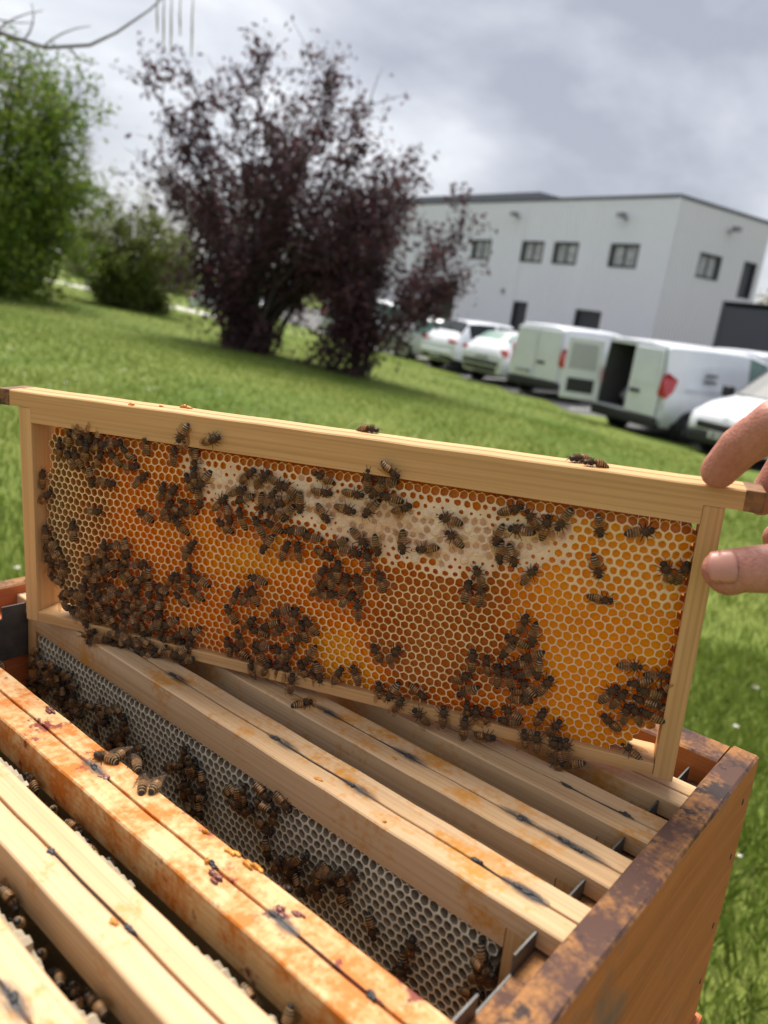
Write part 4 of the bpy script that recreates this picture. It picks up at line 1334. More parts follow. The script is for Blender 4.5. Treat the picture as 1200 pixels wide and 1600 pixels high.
def prop_lift(x, z):
    n = noise.noise((x*.045, z*.06, 2.2)); n2 = noise.noise((x*.2, z*.2, 5))
    tone = .60+.25*n
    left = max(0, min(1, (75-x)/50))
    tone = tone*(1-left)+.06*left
    for P, tv in YEL:
        q = pdist(P, x, z)
        if q > -6: k = max(0, min(1, (q+6)/9)); tone = tone*(1-k)+tv*k
    q = pdist(DEEP, x, z)
    if q > -8: k = max(0, min(1, (q+8)/16)); tone = tone*(1-k*.85)+.30*k*.85
    if x > 318: tone = tone*.45+.80*.55
    tone += .05*n2+rnd.uniform(-.03, .03)
    dep = 2.5+1.0*n
    if x > 300: dep = 1.1+.5*n2
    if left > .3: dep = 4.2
    thick = .108+.02*n2
    if x > 325: thick = .14 if z > -62 else .115
    if z > -23.5: thick = .10; dep = 2.2
    c = pdist(CAPP, x, z)+2.2*n2*2
    op = 1.0
    if c > 5.5: op = 0.0 if rnd.random() > .03 else .35
    elif c > 1.0: op = rnd.choice((0, .25, .35, .5))
    elif c > -3.5: op = rnd.choice((.55, .65, .75, .85))
    if z > -24.5 and c < 1: op = 1.0; tone = .5+.1*n2; dep = 2.4
    elif x > 325 and z > -62 and z < -24: op = rnd.uniform(.82, 1.0)
    return op, max(.6, dep), max(0, min(1, tone)), thick
def ys_lift(x, z):
    n = noise.noise((x*.02, z*.03, 7.7))
    y = 3.0 + 1.0*n
    l = max(0, min(1, (60-x)/50)); y += 5.5*l*l
    r_ = max(0, min(1, (x-366)/12)); y += 4*r_*r_
    b = max(0, min(1, (-128-z)/9)); y += 1.6*b
    t = max(0, min(1, (z+24)/7)); y += .7*t
    return y
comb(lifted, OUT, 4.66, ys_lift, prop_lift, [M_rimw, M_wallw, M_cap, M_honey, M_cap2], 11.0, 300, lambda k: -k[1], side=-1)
comb(lifted, OUT, 4.66, lambda x, z: 18.5, lambda x, z: (1.0, 5.2, .6+.3*noise.noise((x*.05, z*.05, 8)), .14), [M_rimw, M_wallw, M_cap, M_honey], 11.0, 0, lambda k: k, side=1, fine=False)

# ---- comb of the frame beside the empty slot (new white wax, dark empty cells)
OD = [(13, -18.3), (373, -18.3), (373.5, -60), (371, -100), (366, -133), (14, -133)]
comb(frames[3][0], OD, 4.75, lambda x, z: 1.2+1.0*noise.noise((x*.03, z*.03, 4))+1.8*max(0, min(1, (z+24)/6)), lambda x, z: (1.0, 5.5+.6*noise.noise((x*.2, z*.2, 1)), .5+.5*noise.noise((x*.1, z*.1, 2)), .20+.05*noise.noise((x*.08, z*.08, 6))),
     [M_rimg, M_wallg, M_rimg, M_honeyg], 11.5, 300, lambda k: (k[0] > 14, -k[1]), side=-1)
# ---- other combs: only their upper rows come near the gaps
OT = [(14, -10)] + [(14+5*k, -7.5-3.5*abs(noise.noise((k*.35, 2, 0)))-(7 if noise.noise((k*.12, 5, 1)) > .05 else 0)) for k in range(1, 71)] + [(372, -10), (372, -46), (14, -46)]
for i in (5, 6, 7):
    comb(frames[i][0], OT, 4.75, lambda x, z: BW+6.6+3.2*noise.noise((x*.05, z*.05, i)), lambda x, z: (1.0, 5.5, .6, .15), [M_rimg, M_wallg, M_rimg, M_honeyg], 11.5, 0, lambda k: k, side=1, fine=False)
for i in (0, 1, 2, 4, 5, 6, 7):
    s_ = MB(U); s_.box(12, 374, 4.5 if i < 4 else 8, 19 if i < 4 else 14, -134, -18.4)
    s_.build('comb_core', wax_mat('comb_core_wax', (.35, .24, .12), .1) if i == 0 else bpy.data.materials['comb_core_wax'], frames[i][0])

# ------------------------------------------------------------------ bees
M_bdark = plain('bee_black', (.016, .008, .0045), .55, var=.3, scale=900)
M_bband = plain('bee_pale_band', (.44, .27, .11), .7, var=.25, scale=900)
M_bamb = plain('bee_amber', (.17, .068, .018), .45, var=.3, scale=900)
M_bfur = plain('bee_fur', (.075, .038, .014), .95, var=.4, scale=1200)
def wing_mat():
    m, t, b = new_mat('bee_wing')
    f = nz(t, 700, 3)
    lk(t, ramp(t, f, [(.3, (.12, .075, .04)), (.7, (.24, .16, .10))]), b.inputs['Base Color'])
    b.inputs['Roughness'].default_value = .4
    b.inputs['Specular IOR Level'].default_value = .3
    tr = node(t, 'ShaderNodeBsdfTransparent'); tr.inputs[0].default_value = (.92, .82, .66, 1)
    ms = node(t, 'ShaderNodeMixShader'); ms.inputs[0].default_value = .24
    lk(t, tr.outputs[0], ms.inputs[1]); lk(t, b.outputs[0], ms.inputs[2]); lk(t, ms.outputs[0], t.nodes['Material Output'].inputs[0])
    return m
M_wing = wing_mat()

def bee_body(bend, slim, seed):
    """one continuous skin: head, thorax, abdomen; x forward, z dorsal; belly about z=-2"""
    st = [(5.55, .25, 0), (5.4, .9, 0), (5.0, 1.3, 0), (4.4, 1.48, 0), (3.9, 1.25, 3), (3.55, .8, 3), (3.3, 1.1, 3), (2.9, 1.6, 3), (2.2, 1.86, 3), (1.4, 1.82, 3), (.8, 1.45, 3), (.45, .8, 0), (.25, .6, 0), (0.0, 1.15, 2), (-.4, 1.7, 2)]
    x = -.75
    ab = [(-.75, 1.92)]
    prof = lambda x_: 1.98*math.sqrt(max(.01, 1-((x_+2.0)/4.7)**2)) if x_ < -2.0 else 1.98
    for k in range(5):
        st += [(x, prof(x), 1), (x-.28, prof(x-.28), 1), (x-.30, prof(x-.3)*.985, 2 if k < 2 else 0), (x-1.05, prof(x-1.05)*1.0, 2 if k < 2 else 0)]
        x -= 1.07
    st += [(-6.3, .62, 0), (-6.65, .12, 0)]
    n = 10; mb = MB(U)
    rr = random.Random(seed)
    vs, fs, mi = [], [], []
    for i, (x_, r_, m_) in enumerate(st):
        r_ *= slim
        zc = 0.0
        if x_ > 3.5: zc = -.35
        if x_ < 0: zc = -.15 - bend*(x_**2)*.045
        yc = 0.0
        for k in range(n):
            a = 2*math.pi*k/n
            vs.append((x_, yc+math.cos(a)*r_*1.02, zc+math.sin(a)*r_*(.93 if x_ < 3.4 else .9)))
    for i in range(len(st)-1):
        for k in range(n):
            fs.append((i*n+k, i*n+(k+1) % n, (i+1)*n+(k+1) % n, (i+1)*n+k)); mi.append(st[i][2])
    fs.append(tuple(range(n))[::-1]); mi.append(0); fs.append(tuple((len(st)-1)*n+k for k in range(n))); mi.append(0)
    for f, m_ in zip(fs, mi): pass
    o = len(mb.v)
    mb.add(vs, fs); mb.m = mi
    # fur: short hairs on thorax and head
    for k in range(150):
        x_ = rr.uniform(.7, 3.6) if k < 125 else rr.uniform(3.8, 5.2)
        a = rr.uniform(-.4, math.pi+.4)
        r_ = 1.9 if k < 125 else 1.4
        p = Vector((x_, math.cos(a)*r_*.98, math.sin(a)*r_*.88-(0 if k < 125 else .35)))
        d = Vector((rr.gauss(0, .35), math.cos(a), math.sin(a))).normalized()*rr.uniform(.45, .85)
        t_ = Vector((rr.gauss(0, 1), rr.gauss(0, 1), rr.gauss(0, 1))).normalized()*.09
        mb.add([p-t_, p+t_, p+d], [(0, 1, 2)], 3)
    # eyes
    for s in (-1, 1): mb.blob((4.7, s*1.0, -.25), (.58, .46, .75), 6, 5, 0)
    return mb.mesh('honey_bee', [M_bdark, M_bband, M_bamb, M_bfur], True)
bodies = [bee_body(.25, 1.0, 1), bee_body(.9, .96, 2), bee_body(.55, 1.06, 3)]

def wing(s, ang, lift, name):
    mb = MB(U)
    outl = [(0, 0), (1.2, .55), (3.2, 1.15), (5.4, 1.35), (7.2, 1.0), (8.2, .2), (7.6, -.75), (5.6, -1.25), (3.0, -1.15), (1.0, -.6)]
    hind = [(.3, -.3), (1.8, -1.2), (3.6, -2.05), (5.2, -2.1), (6.0, -1.4), (5.0, -.9), (2.5, -.6)]
    ca, sa = math.cos(ang), math.sin(ang)
    def tf(x, y, z0=0):
        # wing runs backwards (-x)
        X = -(x*ca - y*sa); Y = (x*sa + y*ca)
        return (1.9+X, s*(.85+Y), 1.55+lift*x*.12-.02*x*x*.35+z0)
    mb.add([tf(x, y) for x, y in outl], [tuple(range(len(outl)))])
    mb.add([tf(x, y, -.15) for x, y in hind], [tuple(range(len(hind)))])
    return mb.mesh(name, M_wing)
wings = [{s: wing(s, a, l, 'wing') for s in (-1, 1)} for a, l in ((R(5), .5), (R(13), .7), (R(-2), .35), (R(26), 1.2))]
def leg(s, k, v):
    mb = MB(U)
    rx = (2.7, 1.9, 1.0)[k]; dx = (1.5, .1, -1.6)[k]; j = (0, .5, -.4)[v]
    rt = Vector((rx, s*.9, -.9)); kn = Vector((rx+dx*.55+j*.3, s*(2.1+.2*k), .1-.1*k)); an = Vector((rx+dx+j, s*(2.8+.25*k), -1.4)); ft = Vector((rx+dx*1.35+j, s*(3.5+.3*k), -1.95))
    mb.tube([rt, kn, an, ft], [.24, .21, .17, .10], 4)
    return mb.mesh('leg', M_bdark)
legs = [{(s, k): leg(s, k, v) for s in (-1, 1) for k in range(3)} for v in range(3)]
def ant(s, v):
    mb = MB(U)
    mb.tube([(5.2, s*.4, .2), (6.0, s*(.75+.2*v), .7), (7.2, s*(1.0+.5*v), .1-.3*v)], [.13, .12, .1], 4)
    return mb.mesh('antenna', M_bdark)
ants = [{s: ant(s, v) for s in (-1, 1)} for v in range(2)]

brnd = random.Random(12)
def bee(M, label, group, small=False):
    b = link('honey_bee', brnd.choice(bodies), None, M @ Matrix.Scale(brnd.uniform(.98, 1.12), 4))
    tag(b, label, 'bee', group)
    wv = brnd.choice((0, 0, 1, 1, 2, 3)) ; lv = brnd.randrange(3); av = brnd.randrange(2)
    for s in (-1, 1):
        link('wing', wings[wv][s], b); link('antenna', ants[av][s], b)
        for k in range(3): link('leg', legs[lv][(s, k)], b)
    return b

def on_comb(FMx, x, y, z, ang, tilt=.35):
    """bee clinging to a comb face that looks to local -Y"""
    a = R(ang)
    X = Vector((math.cos(a), 0, math.sin(a))); Z = Vector((0, -1, 0)); Y = Z.cross(X)
    B = Matrix(((X.x, Y.x, Z.x, x*U), (X.y, Y.y, Z.y, y*U), (X.z, Y.z, Z.z, z*U), (0, 0, 0, 1)))
    return FMx @ B @ Matrix.Rotation(brnd.gauss(0, tilt), 4, 'X') @ Matrix.Rotation(brnd.gauss(0, .12), 4, 'Y')
def on_top(FMx, x, y, z, ang):
    return FMx @ T(x*U, y*U, z*U) @ RZ(R(ang))

BEES=[(27.0,-30.9,77),(35.0,-22.6,90),(42.5,-20.3,-74),(48.9,-19.0,-73),(55.5,-20.8,-102),(57.7,-25.0,17),(47.9,-30.0,78),(42.4,-23.9,-35),(35.6,-36.1,131),(41.1,-35.1,123),(56.8,-32.8,57),(67.6,-22.7,15),(76.0,-27.0,140),(67.4,-31.1,132),(78.4,-34.6,12),(84.6,-41.0,47),(88.8,-19.8,97),(50.6,-44.7,-74),(62.2,-46.1,0),(11.3,-51.8,89),(13.2,-62.7,44),(53.3,-64.4,9),(88.2,-61.0,153),(35.6,-79.4,103),(114.3,-10.8,-120),(117.5,-17.7,-35),(120.1,-24.4,-91),(107.0,-24.2,84),(132.3,-11.7,23),(116.5,-38.1,117),(126.3,-35.2,-124),(120.5,-34.5,95),(123.3,-46.4,-82),(99.0,-46.2,74),(105.2,-45.6,46),(102.5,-54.6,53),(116.4,-51.8,144),(110.9,-55.4,-3),(105.0,-59.5,22),(112.1,-63.7,135),(117.9,-74.5,44),(153.2,-28.3,40),(136.7,-46.3,48),(147.9,-37.8,27),(142.4,-52.1,-73),(139.7,-58.9,139),(150.3,-52.6,113),(151.7,-41.4,-151),(161.2,-30.6,50),(162.1,-42.7,-87),(161.0,-55.3,122),(163.0,-27.8,45),(170.7,-30.0,-28),(177.7,-32.1,155),(167.8,-38.3,60),(176.1,-39.0,-146),(177.8,-45.8,-123),(171.2,-46.2,154),(184.9,-39.0,-89),(169.5,-54.0,146),(166.3,-64.3,-111),(197.3,-23.4,160),(196.9,-31.2,-1),(214.2,-29.3,-2),(198.3,-42.4,-52),(210.4,-38.0,-6),(223.8,-35.5,-127),(182.6,-54.2,-168),(192.4,-55.7,176),(177.6,-65.6,73),(185.1,-65.1,90),(207.4,-56.6,-150),(200.1,-63.9,-4),(219.3,-51.7,-41),(215.1,-59.4,-7),(228.7,-54.4,-78),(221.4,-21.1,90),(233.9,-14.0,-39),(230.9,-20.0,179),(226.8,-25.3,-126),(234.2,-28.2,171),(240.8,-32.9,30),(265.5,-34.4,170),(268.6,-43.4,146),(242.2,-50.3,-80),(255.3,-51.0,-172),(224.6,-62.6,94),(294.6,-24.7,26),(304.7,-27.8,124),(311.4,-30.2,81),(319.1,-25.7,-115),(300.1,-33.6,179),(289.8,-38.2,-103),(291.5,-46.9,-84),(297.8,-47.0,-70),(307.0,-54.9,59),(283.1,-60.0,124),(277.9,-68.8,82),(284.9,-68.8,86),(335.5,-26.1,-75),(353.4,-25.3,17),(337.1,-45.3,-67),(341.0,-60.2,0),(367.6,-41.9,123),(374.0,-41.4,73),(13.8,-85.6,99),(16.9,-91.4,161),(13.0,-97.5,100),(20.2,-99.0,-150),(27.8,-105.1,90),(17.2,-106.5,68),(21.9,-113.4,157),(47.8,-98.5,-85),(47.0,-104.7,-103),(60.4,-85.9,71),(28.3,-121.8,-153),(37.2,-119.7,174),(38.4,-131.5,163),(117.1,-77.6,58),(117.7,-90.1,91),(126.1,-92.6,157),(122.9,-101.4,147),(106.5,-96.4,63),(111.6,-96.4,94),(112.9,-106.6,151),(99.3,-110.4,93),(86.0,-100.2,41),(121.8,-126.7,-124),(119.2,-143.3,-143),(105.8,-123.5,-137),(113.2,-128.4,-147),(108.7,-135.4,16),(110.1,-140.4,3),(161.2,-85.6,169),(159.5,-95.4,116),(148.8,-97.3,59),(154.8,-97.0,61),(145.6,-108.9,128),(157.6,-111.8,44),(176.5,-101.3,-151),(184.4,-102.4,73),(170.7,-110.1,-152),(194.5,-105.8,134),(163.7,-115.8,168),(176.1,-112.1,48),(190.3,-109.6,111),(186.0,-114.9,12),(166.0,-123.0,-176),(183.3,-123.8,73),(177.5,-125.8,140),(196.1,-122.4,-110),(144.4,-129.2,104),(151.7,-130.8,154),(152.4,-122.1,106),(164.6,-128.8,127),(161.7,-137.6,79),(169.3,-136.8,70),(175.8,-136.2,95),(181.5,-136.5,100),(187.2,-139.3,86),(191.0,-132.9,118),(197.7,-134.1,85),(201.5,-131.6,-77),(199.0,-75.1,64),(208.4,-71.5,97),(205.3,-76.2,91),(198.6,-83.5,43),(204.2,-85.7,19),(213.1,-77.7,78),(220.6,-76.2,108),(215.2,-85.6,49),(221.9,-89.9,97),(232.9,-72.3,116),(233.4,-112.5,115),(242.9,-111.8,64),(212.2,-130.6,64),(222.9,-127.2,114),(236.7,-134.3,102),(244.2,-132.4,-114),(248.7,-137.4,62),(258.3,-129.1,-23),(261.8,-140.9,139),(273.6,-137.1,95),(284.5,-104.4,90),(291.7,-105.6,98),(280.2,-115.8,40),(283.6,-121.5,-145),(297.9,-109.7,95),(307.2,-80.1,78),(305.1,-89.0,156),(312.8,-85.0,-93),(300.8,-95.4,-130),(317.3,-101.5,-91),(321.5,-109.4,63),(311.6,-115.9,8),(311.2,-119.2,11),(313.0,-112.0,139),(307.7,-101.2,-158),(303.5,-108.6,108),(310.9,-105.3,-149),(313.1,-95.6,-151),(307.4,-127.3,157),(321.5,-126.8,82),(284.5,-132.1,78),(285.1,-140.2,92),(289.4,-134.8,97),(295.3,-133.5,85),(306.4,-132.6,175),(295.8,-142.8,22),(328.7,-131.5,66),(336.2,-138.0,96),(315.8,-138.6,101),(321.7,-138.7,94),(329.6,-138.3,82),(333.4,-139.2,102),(339.6,-145.5,-160),(332.5,-147.1,121),(358.9,-90.0,8),(371.1,-92.0,9),(363.8,-97.0,-163),(351.5,-106.3,56),(356.3,-107.6,62),(368.7,-100.8,171),(375.6,-99.3,-129),(367.5,-105.9,177),(375.1,-107.2,134),(360.1,-114.6,88),(365.1,-113.4,123),(371.3,-112.2,166),(354.4,-120.8,135)]
FILL=[(73.6,-89.7,84),(77.3,-110.6,31),(53.3,-133.4,70),(84.0,-112.4,98),(45.2,-133.6,-72),(99.5,-129.4,-101),(93.8,-138.7,-25),(101.3,-141.7,-143),(81.7,-107.2,40),(87.9,-122.6,169),(104.0,-133.9,-160),(54.8,-120.2,125),(46.1,-126.3,74),(62.1,-126.7,61),(92.3,-114.9,19),(79.1,-138.2,-38),(64.4,-109.1,147),(60.1,-118.1,-146),(119.4,-134.6,87),(59.8,-100.4,25),(65.8,-132.1,-60),(53.3,-108.0,-98),(92.4,-144.3,179),(92.3,-105.5,-84),(62.3,-141.2,-1),(81.8,-128.7,-63),(74.2,-129.9,79),(69.0,-112.7,22),(115.2,-138.9,-131),(44.9,-115.8,76),(76.8,-103.1,-23),(73.9,-143.2,-104),(58.3,-90.6,-129),(98.6,-115.4,-97),(67.3,-97.7,-99),(50.5,-140.9,33),(86.0,-133.1,-73),(84.3,-91.3,12),(62.7,-94.3,132),(78.6,-117.9,172),(98.6,-122.0,87),(55.1,-144.5,-165),(75.5,-97.5,135),(90.1,-98.2,-101),(75.6,-83.5,-79),(67.4,-83.2,-170),(68.3,-121.4,-135),(74.2,-122.3,-153),(70.3,-137.2,4),(91.7,-130.9,-132),(53.6,-127.5,54),(41.2,-123.2,-42),(66.9,-145.3,15),(54.4,-114.4,-69),(98.8,-103.6,152),(85.4,-142.1,-79),(33.8,-131.3,155),(56.1,-96.2,49),(26.8,-126.6,115),(80.6,-123.2,-174),(47.0,-109.3,130),(104.0,-106.5,-17),(69.9,-103.2,-44),(36.9,-136.2,161),(52.3,-100.8,-78),(32.9,-124.0,-129),(43.2,-141.2,-126),(108.6,-129.2,115),(59.0,-136.6,-148),(104.3,-118.8,67),(64.4,-88.1,102),(81.2,-98.7,149),(38.8,-114.5,115),(81.2,-146.2,117),(106.9,-143.8,125),(59.1,-106.9,-123),(110.3,-122.9,90),(98.6,-135.8,161),(93.7,-125.3,-36),(103.5,-112.2,52)]
DB=[(315.4,-48.8,-60),(337.1,-44.0,85),(333.7,-56.2,-80),(247.9,-48.8,-75),(218.4,-34.7,-30),(242.8,-20.0,-25),(256.3,-18.6,-25),(250.5,-28.6,80),(225.1,-37.5,-20),(244.5,-38.0,-10),(270.5,-41.0,40),(279.3,-51.5,40),(296.2,-39.3,-60),(301.1,-31.3,60),(265.9,-47.2,-20),(179.3,-30.2,80),(188.0,-33.8,60),(196.5,-37.2,-60),(180.6,-51.1,90),(96.2,-39.0,-60),(117.1,-32.2,-50),(369.5,-27.6,-60),(367.6,-44.2,20)]
DC=[(50.0,-46.1,32),(46.7,-41.4,36),(42.6,-40.5,15),(57.4,-32.8,-134),(20.2,-58.5,-21),(33.6,-50.8,58),(41.2,-31.8,-15),(44.4,-32.1,4),(48.8,-38.9,-69),(16.9,-53.2,19),(22.8,-46.3,33),(42.6,-38.4,108),(19.4,-52.9,-175),(50.8,-33.4,-151),(50.1,-48.0,-153),(46.7,-36.7,-108),(48.5,-41.0,-21),(5.8,-59.5,-56),(29.6,-39.6,140),(51.4,-50.0,-174),(10.0,-58.1,128),(61.8,-37.0,-161),(44.6,-53.8,155),(68.4,-48.4,-66),(83.5,-41.3,-178),(75.3,-49.0,-13),(60.8,-51.7,-130),(62.1,-48.1,35),(62.6,-45.2,65),(73.5,-44.8,-147),(55.4,-45.6,-77),(61.8,-54.2,127),(102.8,-39.5,-48),(98.8,-38.8,158),(99.1,-40.1,135),(110.5,-32.2,-166),(111.6,-55.9,-72),(93.0,-53.4,87),(103.4,-43.1,24),(121.0,-48.9,153),(119.8,-48.4,-7),(125.3,-36.2,103),(123.4,-43.2,50),(118.9,-43.9,-122),(111.4,-53.0,92),(140.5,-42.9,-159),(139.0,-50.9,7),(130.1,-49.5,-152),(138.3,-48.1,124),(175.1,-38.5,19),(175.1,-38.1,-147),(177.4,-50.1,-133),(183.4,-37.7,-151),(168.4,-42.6,-149),(188.0,-31.9,117),(182.8,-30.5,-156),(185.6,-45.5,110),(195.5,-46.8,-163),(195.8,-46.6,58),(193.6,-49.6,-84),(197.9,-52.6,-74),(190.0,-58.3,-1),(229.6,-27.3,105),(227.9,-35.9,44),(233.2,-34.7,46),(223.1,-30.8,-31),(227.9,-30.1,-72),(244.1,-24.6,172),(264.4,-51.3,-5),(268.7,-42.6,-125),(258.4,-49.6,70),(264.1,-58.0,91),(261.4,-59.3,-111),(273.0,-52.5,-42),(281.7,-40.5,72),(288.0,-37.9,21),(283.5,-45.2,-88),(290.6,-35.5,19),(289.3,-37.1,-29),(297.1,-42.5,137),(284.1,-47.5,89),(330.2,-62.9,42),(335.3,-56.8,94),(369.4,-35.1,42),(369.8,-32.0,126),(371.4,-28.4,4),(371.8,-30.7,110),(18.7,-36.3,-15),(24.2,-34.2,154),(12.2,-41.0,-137),(14.8,-32.1,-133)]


ZONES = [
 (lambda x, z: x < 95 and z > -50, 'bee in the group below the top bar, comb end without hand'),
 (lambda x, z: x < 70 and z <= -82, 'bee of the dense lower corner cluster, side bar flank'),
 (lambda x, z: x < 125 and z <= -120, 'bee of the dense lower corner cluster, on the bottom bar'),
 (lambda x, z: x < 125 and z <= -82, 'bee of the dense lower corner cluster, upper flank'),
 (lambda x, z: x < 100, 'lone bee on the pale empty cells'),
 (lambda x, z: x < 150 and z > -24, 'bee at the top bar where white capping begins'),
 (lambda x, z: x < 150 and z > -75, 'bee in the knot beside where white capping begins'),
 (lambda x, z: x < 193 and z > -75, 'bee in the loose cluster over the capping edge'),
 (lambda x, z: x < 222 and z < -118, 'bee of the cluster spilling over the bottom bar'),
 (lambda x, z: x < 222 and z < -85, 'bee of the cluster above the spill, amber cells'),
 (lambda x, z: x < 262 and z > -45, 'bee on white capping, group touching the top bar'),
 (lambda x, z: x < 250 and z > -70, 'bee in the chain along the lower capping edge'),
 (lambda x, z: x < 250 and z > -92, 'bee in the knot below the lower capping edge'),
 (lambda x, z: x < 262, 'bee on deep amber cells near the bottom bar'),
 (lambda x, z: x < 332 and z < -116, 'bee at the foot of the long climbing cluster'),
 (lambda x, z: x < 332 and z < -76, 'bee in the upper part of the long climbing cluster'),
 (lambda x, z: x < 300, 'bee on white capping towards the hand'),
 (lambda x, z: x < 325 and z > -70, 'bee in the small group where capping ends'),
 (lambda x, z: z < -92, 'bee in the rosette cluster by the side bar'),
 (lambda x, z: True, 'single bee on glossy orange cells near the hand')]
def zone(x, z, a):
    a = (a+360) % 360
    h = 'head up' if 45 <= a < 135 else 'head away from hand' if 135 <= a < 225 else 'head down' if 225 <= a < 315 else 'head towards hand'
    for f, l in ZONES:
        if f(x, z): return l+', '+h
for i, (x, z, a) in enumerate(BEES):
    lab = zone(x, z, a)
    if z > -17.6 or z < -137: y = 0
    else: y = ys_lift(x, z)
    y -= 2.0 + brnd.uniform(0, .8) + (1.2 if ('cluster' in lab and i % 3 == 0) else 0)
    bee(on_comb(FM, x, y, z, a), lab, 'bees on the lifted comb')
for i, (x, z, a) in enumerate(FILL):
    y = (ys_lift(x, z) if z > -136 else 0) - 2.2 - brnd.uniform(0, 2.6)
    if i < 46: bee(on_comb(FM, x, y, z, a, .5), zone(x, z, a), 'bees on the lifted comb')
# standing on the bottom bar by the gap in the comb
bee(FM @ T(366*U, 4*U, -134.0*U) @ RZ(R(158)) @ Matrix.Rotation(R(-22), 4, 'Y'), 'honey bee on the bottom bar in front of the bright gap in the comb', None)
# on top of the lifted frame
bee(on_top(FM, 212.6, 19.5, 2.1, -8), 'single golden honey bee standing alone on top of the lifted frame', None)
bee(on_top(FM, 321.5, 14.5, 2.1, -140), 'pale honey bee of the pair on top of the lifted frame, nearer its middle', None)
bee(on_top(FM, 329, 7.5, 2.1, -165), 'darker honey bee of the pair on top of the lifted frame, nearer the hand', None)
# on the top bars
for (hx, hy, a, lab) in [(-201, -198.7, -160, 'honey bee crossing the groove of the orange stained frame'), (-198.8, -191, 100, 'honey bee peering over the edge of the orange stained frame'), (-189.4, -190.8, 160, 'plump honey bee between others on the orange stained frame'),
                         (-173.6, -197.0, 140, 'honey bee with striped tail over the groove of the orange stained frame'), (-169.0, -192.5, 115, 'honey bee at the end of the row on the orange stained frame'), (-181, -95, 70, 'honey bee alone on a pale top bar below the lifted comb')]:
    bee(on_top(HM, hx, hy, 2.1, a), lab, None)
D3 = at_slot(3)
for x, z, a in DB:
    bee(on_comb(D3, x, -1.6-brnd.uniform(0, 1), z, a, .3), 'bee on white comb in empty slot, %s, %s' % ('under the top bar' if z > -32 else 'deep down' if z < -46 else 'mid comb', 'at the plain end' if x < 150 else 'by the steel rack end' if x > 310 else 'middle of the frame'), 'bees in the empty slot')
# the bees past the first three hundred: one mass
def bee_mass():
    V, F, Mi = [], [], []
    def put(M):
        me = brnd.choice(bodies); wv = brnd.choice((0, 1, 2))
        srcs = [(me, 0)] + [(wings[wv][s], 4) for s in (-1, 1)] + [(legs[0][(s, k)], 0) for s in (-1, 1) for k in range(3)]
        for mm, off in srcs:
            o = len(V)
            V.extend([(M @ v.co)[:] for v in mm.vertices])
            for p in mm.polygons:
                F.append(tuple(o+i for i in p.vertices)); Mi.append(p.material_index if off == 0 else 4)
    for i, (x, z, a) in enumerate(DC):
        put(on_comb(D3, x, -1.8-brnd.uniform(0, 3.2), z, a, .5))
    for i, (x, z, a) in enumerate(FILL[46:60]):
        put(on_comb(FM, x, (ys_lift(x, z) if z > -136 else 0)-1.9, z, a, .4))
    # bees in the gaps between the near frames, clinging to the faces that look away
    for slot, xs in ((6, (40, 62, 175, 186, 196, 205, 214, 222, 232, 243, 330, 345)), (7, (205, 215, 226, 238, 250, 262, 274, 286, 298, 310)), (5, (60, 300))):
        for x in xs:
            Mx = HM @ T((x-400)*U, -(slot*PER)*U, 0)
            put(Mx @ T(0, brnd.uniform(10, 12.5)*U, brnd.uniform(-26, -13)*U) @ Matrix.Rotation(R(-90)+brnd.gauss(0, .3), 4, 'X') @ RZ(brnd.uniform(0, 6.28)))
    for hx, hy, hz in [(-232, -116, -9), (-226, -115, -12), (-170, -114, -11), (-145, -113, -11), (-88, -112, -10), (-120, -113, -14), (-186, -113, -12)]:
        put(HM @ T(hx*U, hy*U, hz*U) @ Matrix.Rotation(R(-70), 4, 'X') @ RZ(brnd.uniform(0, 6.28)))
    me = bpy.data.meshes.new('bee_mass'); me.from_pydata(V, [], F)
    for m in (M_bdark, M_bband, M_bamb, M_bfur, M_wing): me.materials.append(m)
    me.polygons.foreach_set('material_index', Mi); me.polygons.foreach_set('use_smooth', [True]*len(F)); me.update()
    tag(link('bee_mass', me), 'crowd of honey bees down between the frames and under the cluster', 'bees', kind='stuff')
bee_mass()

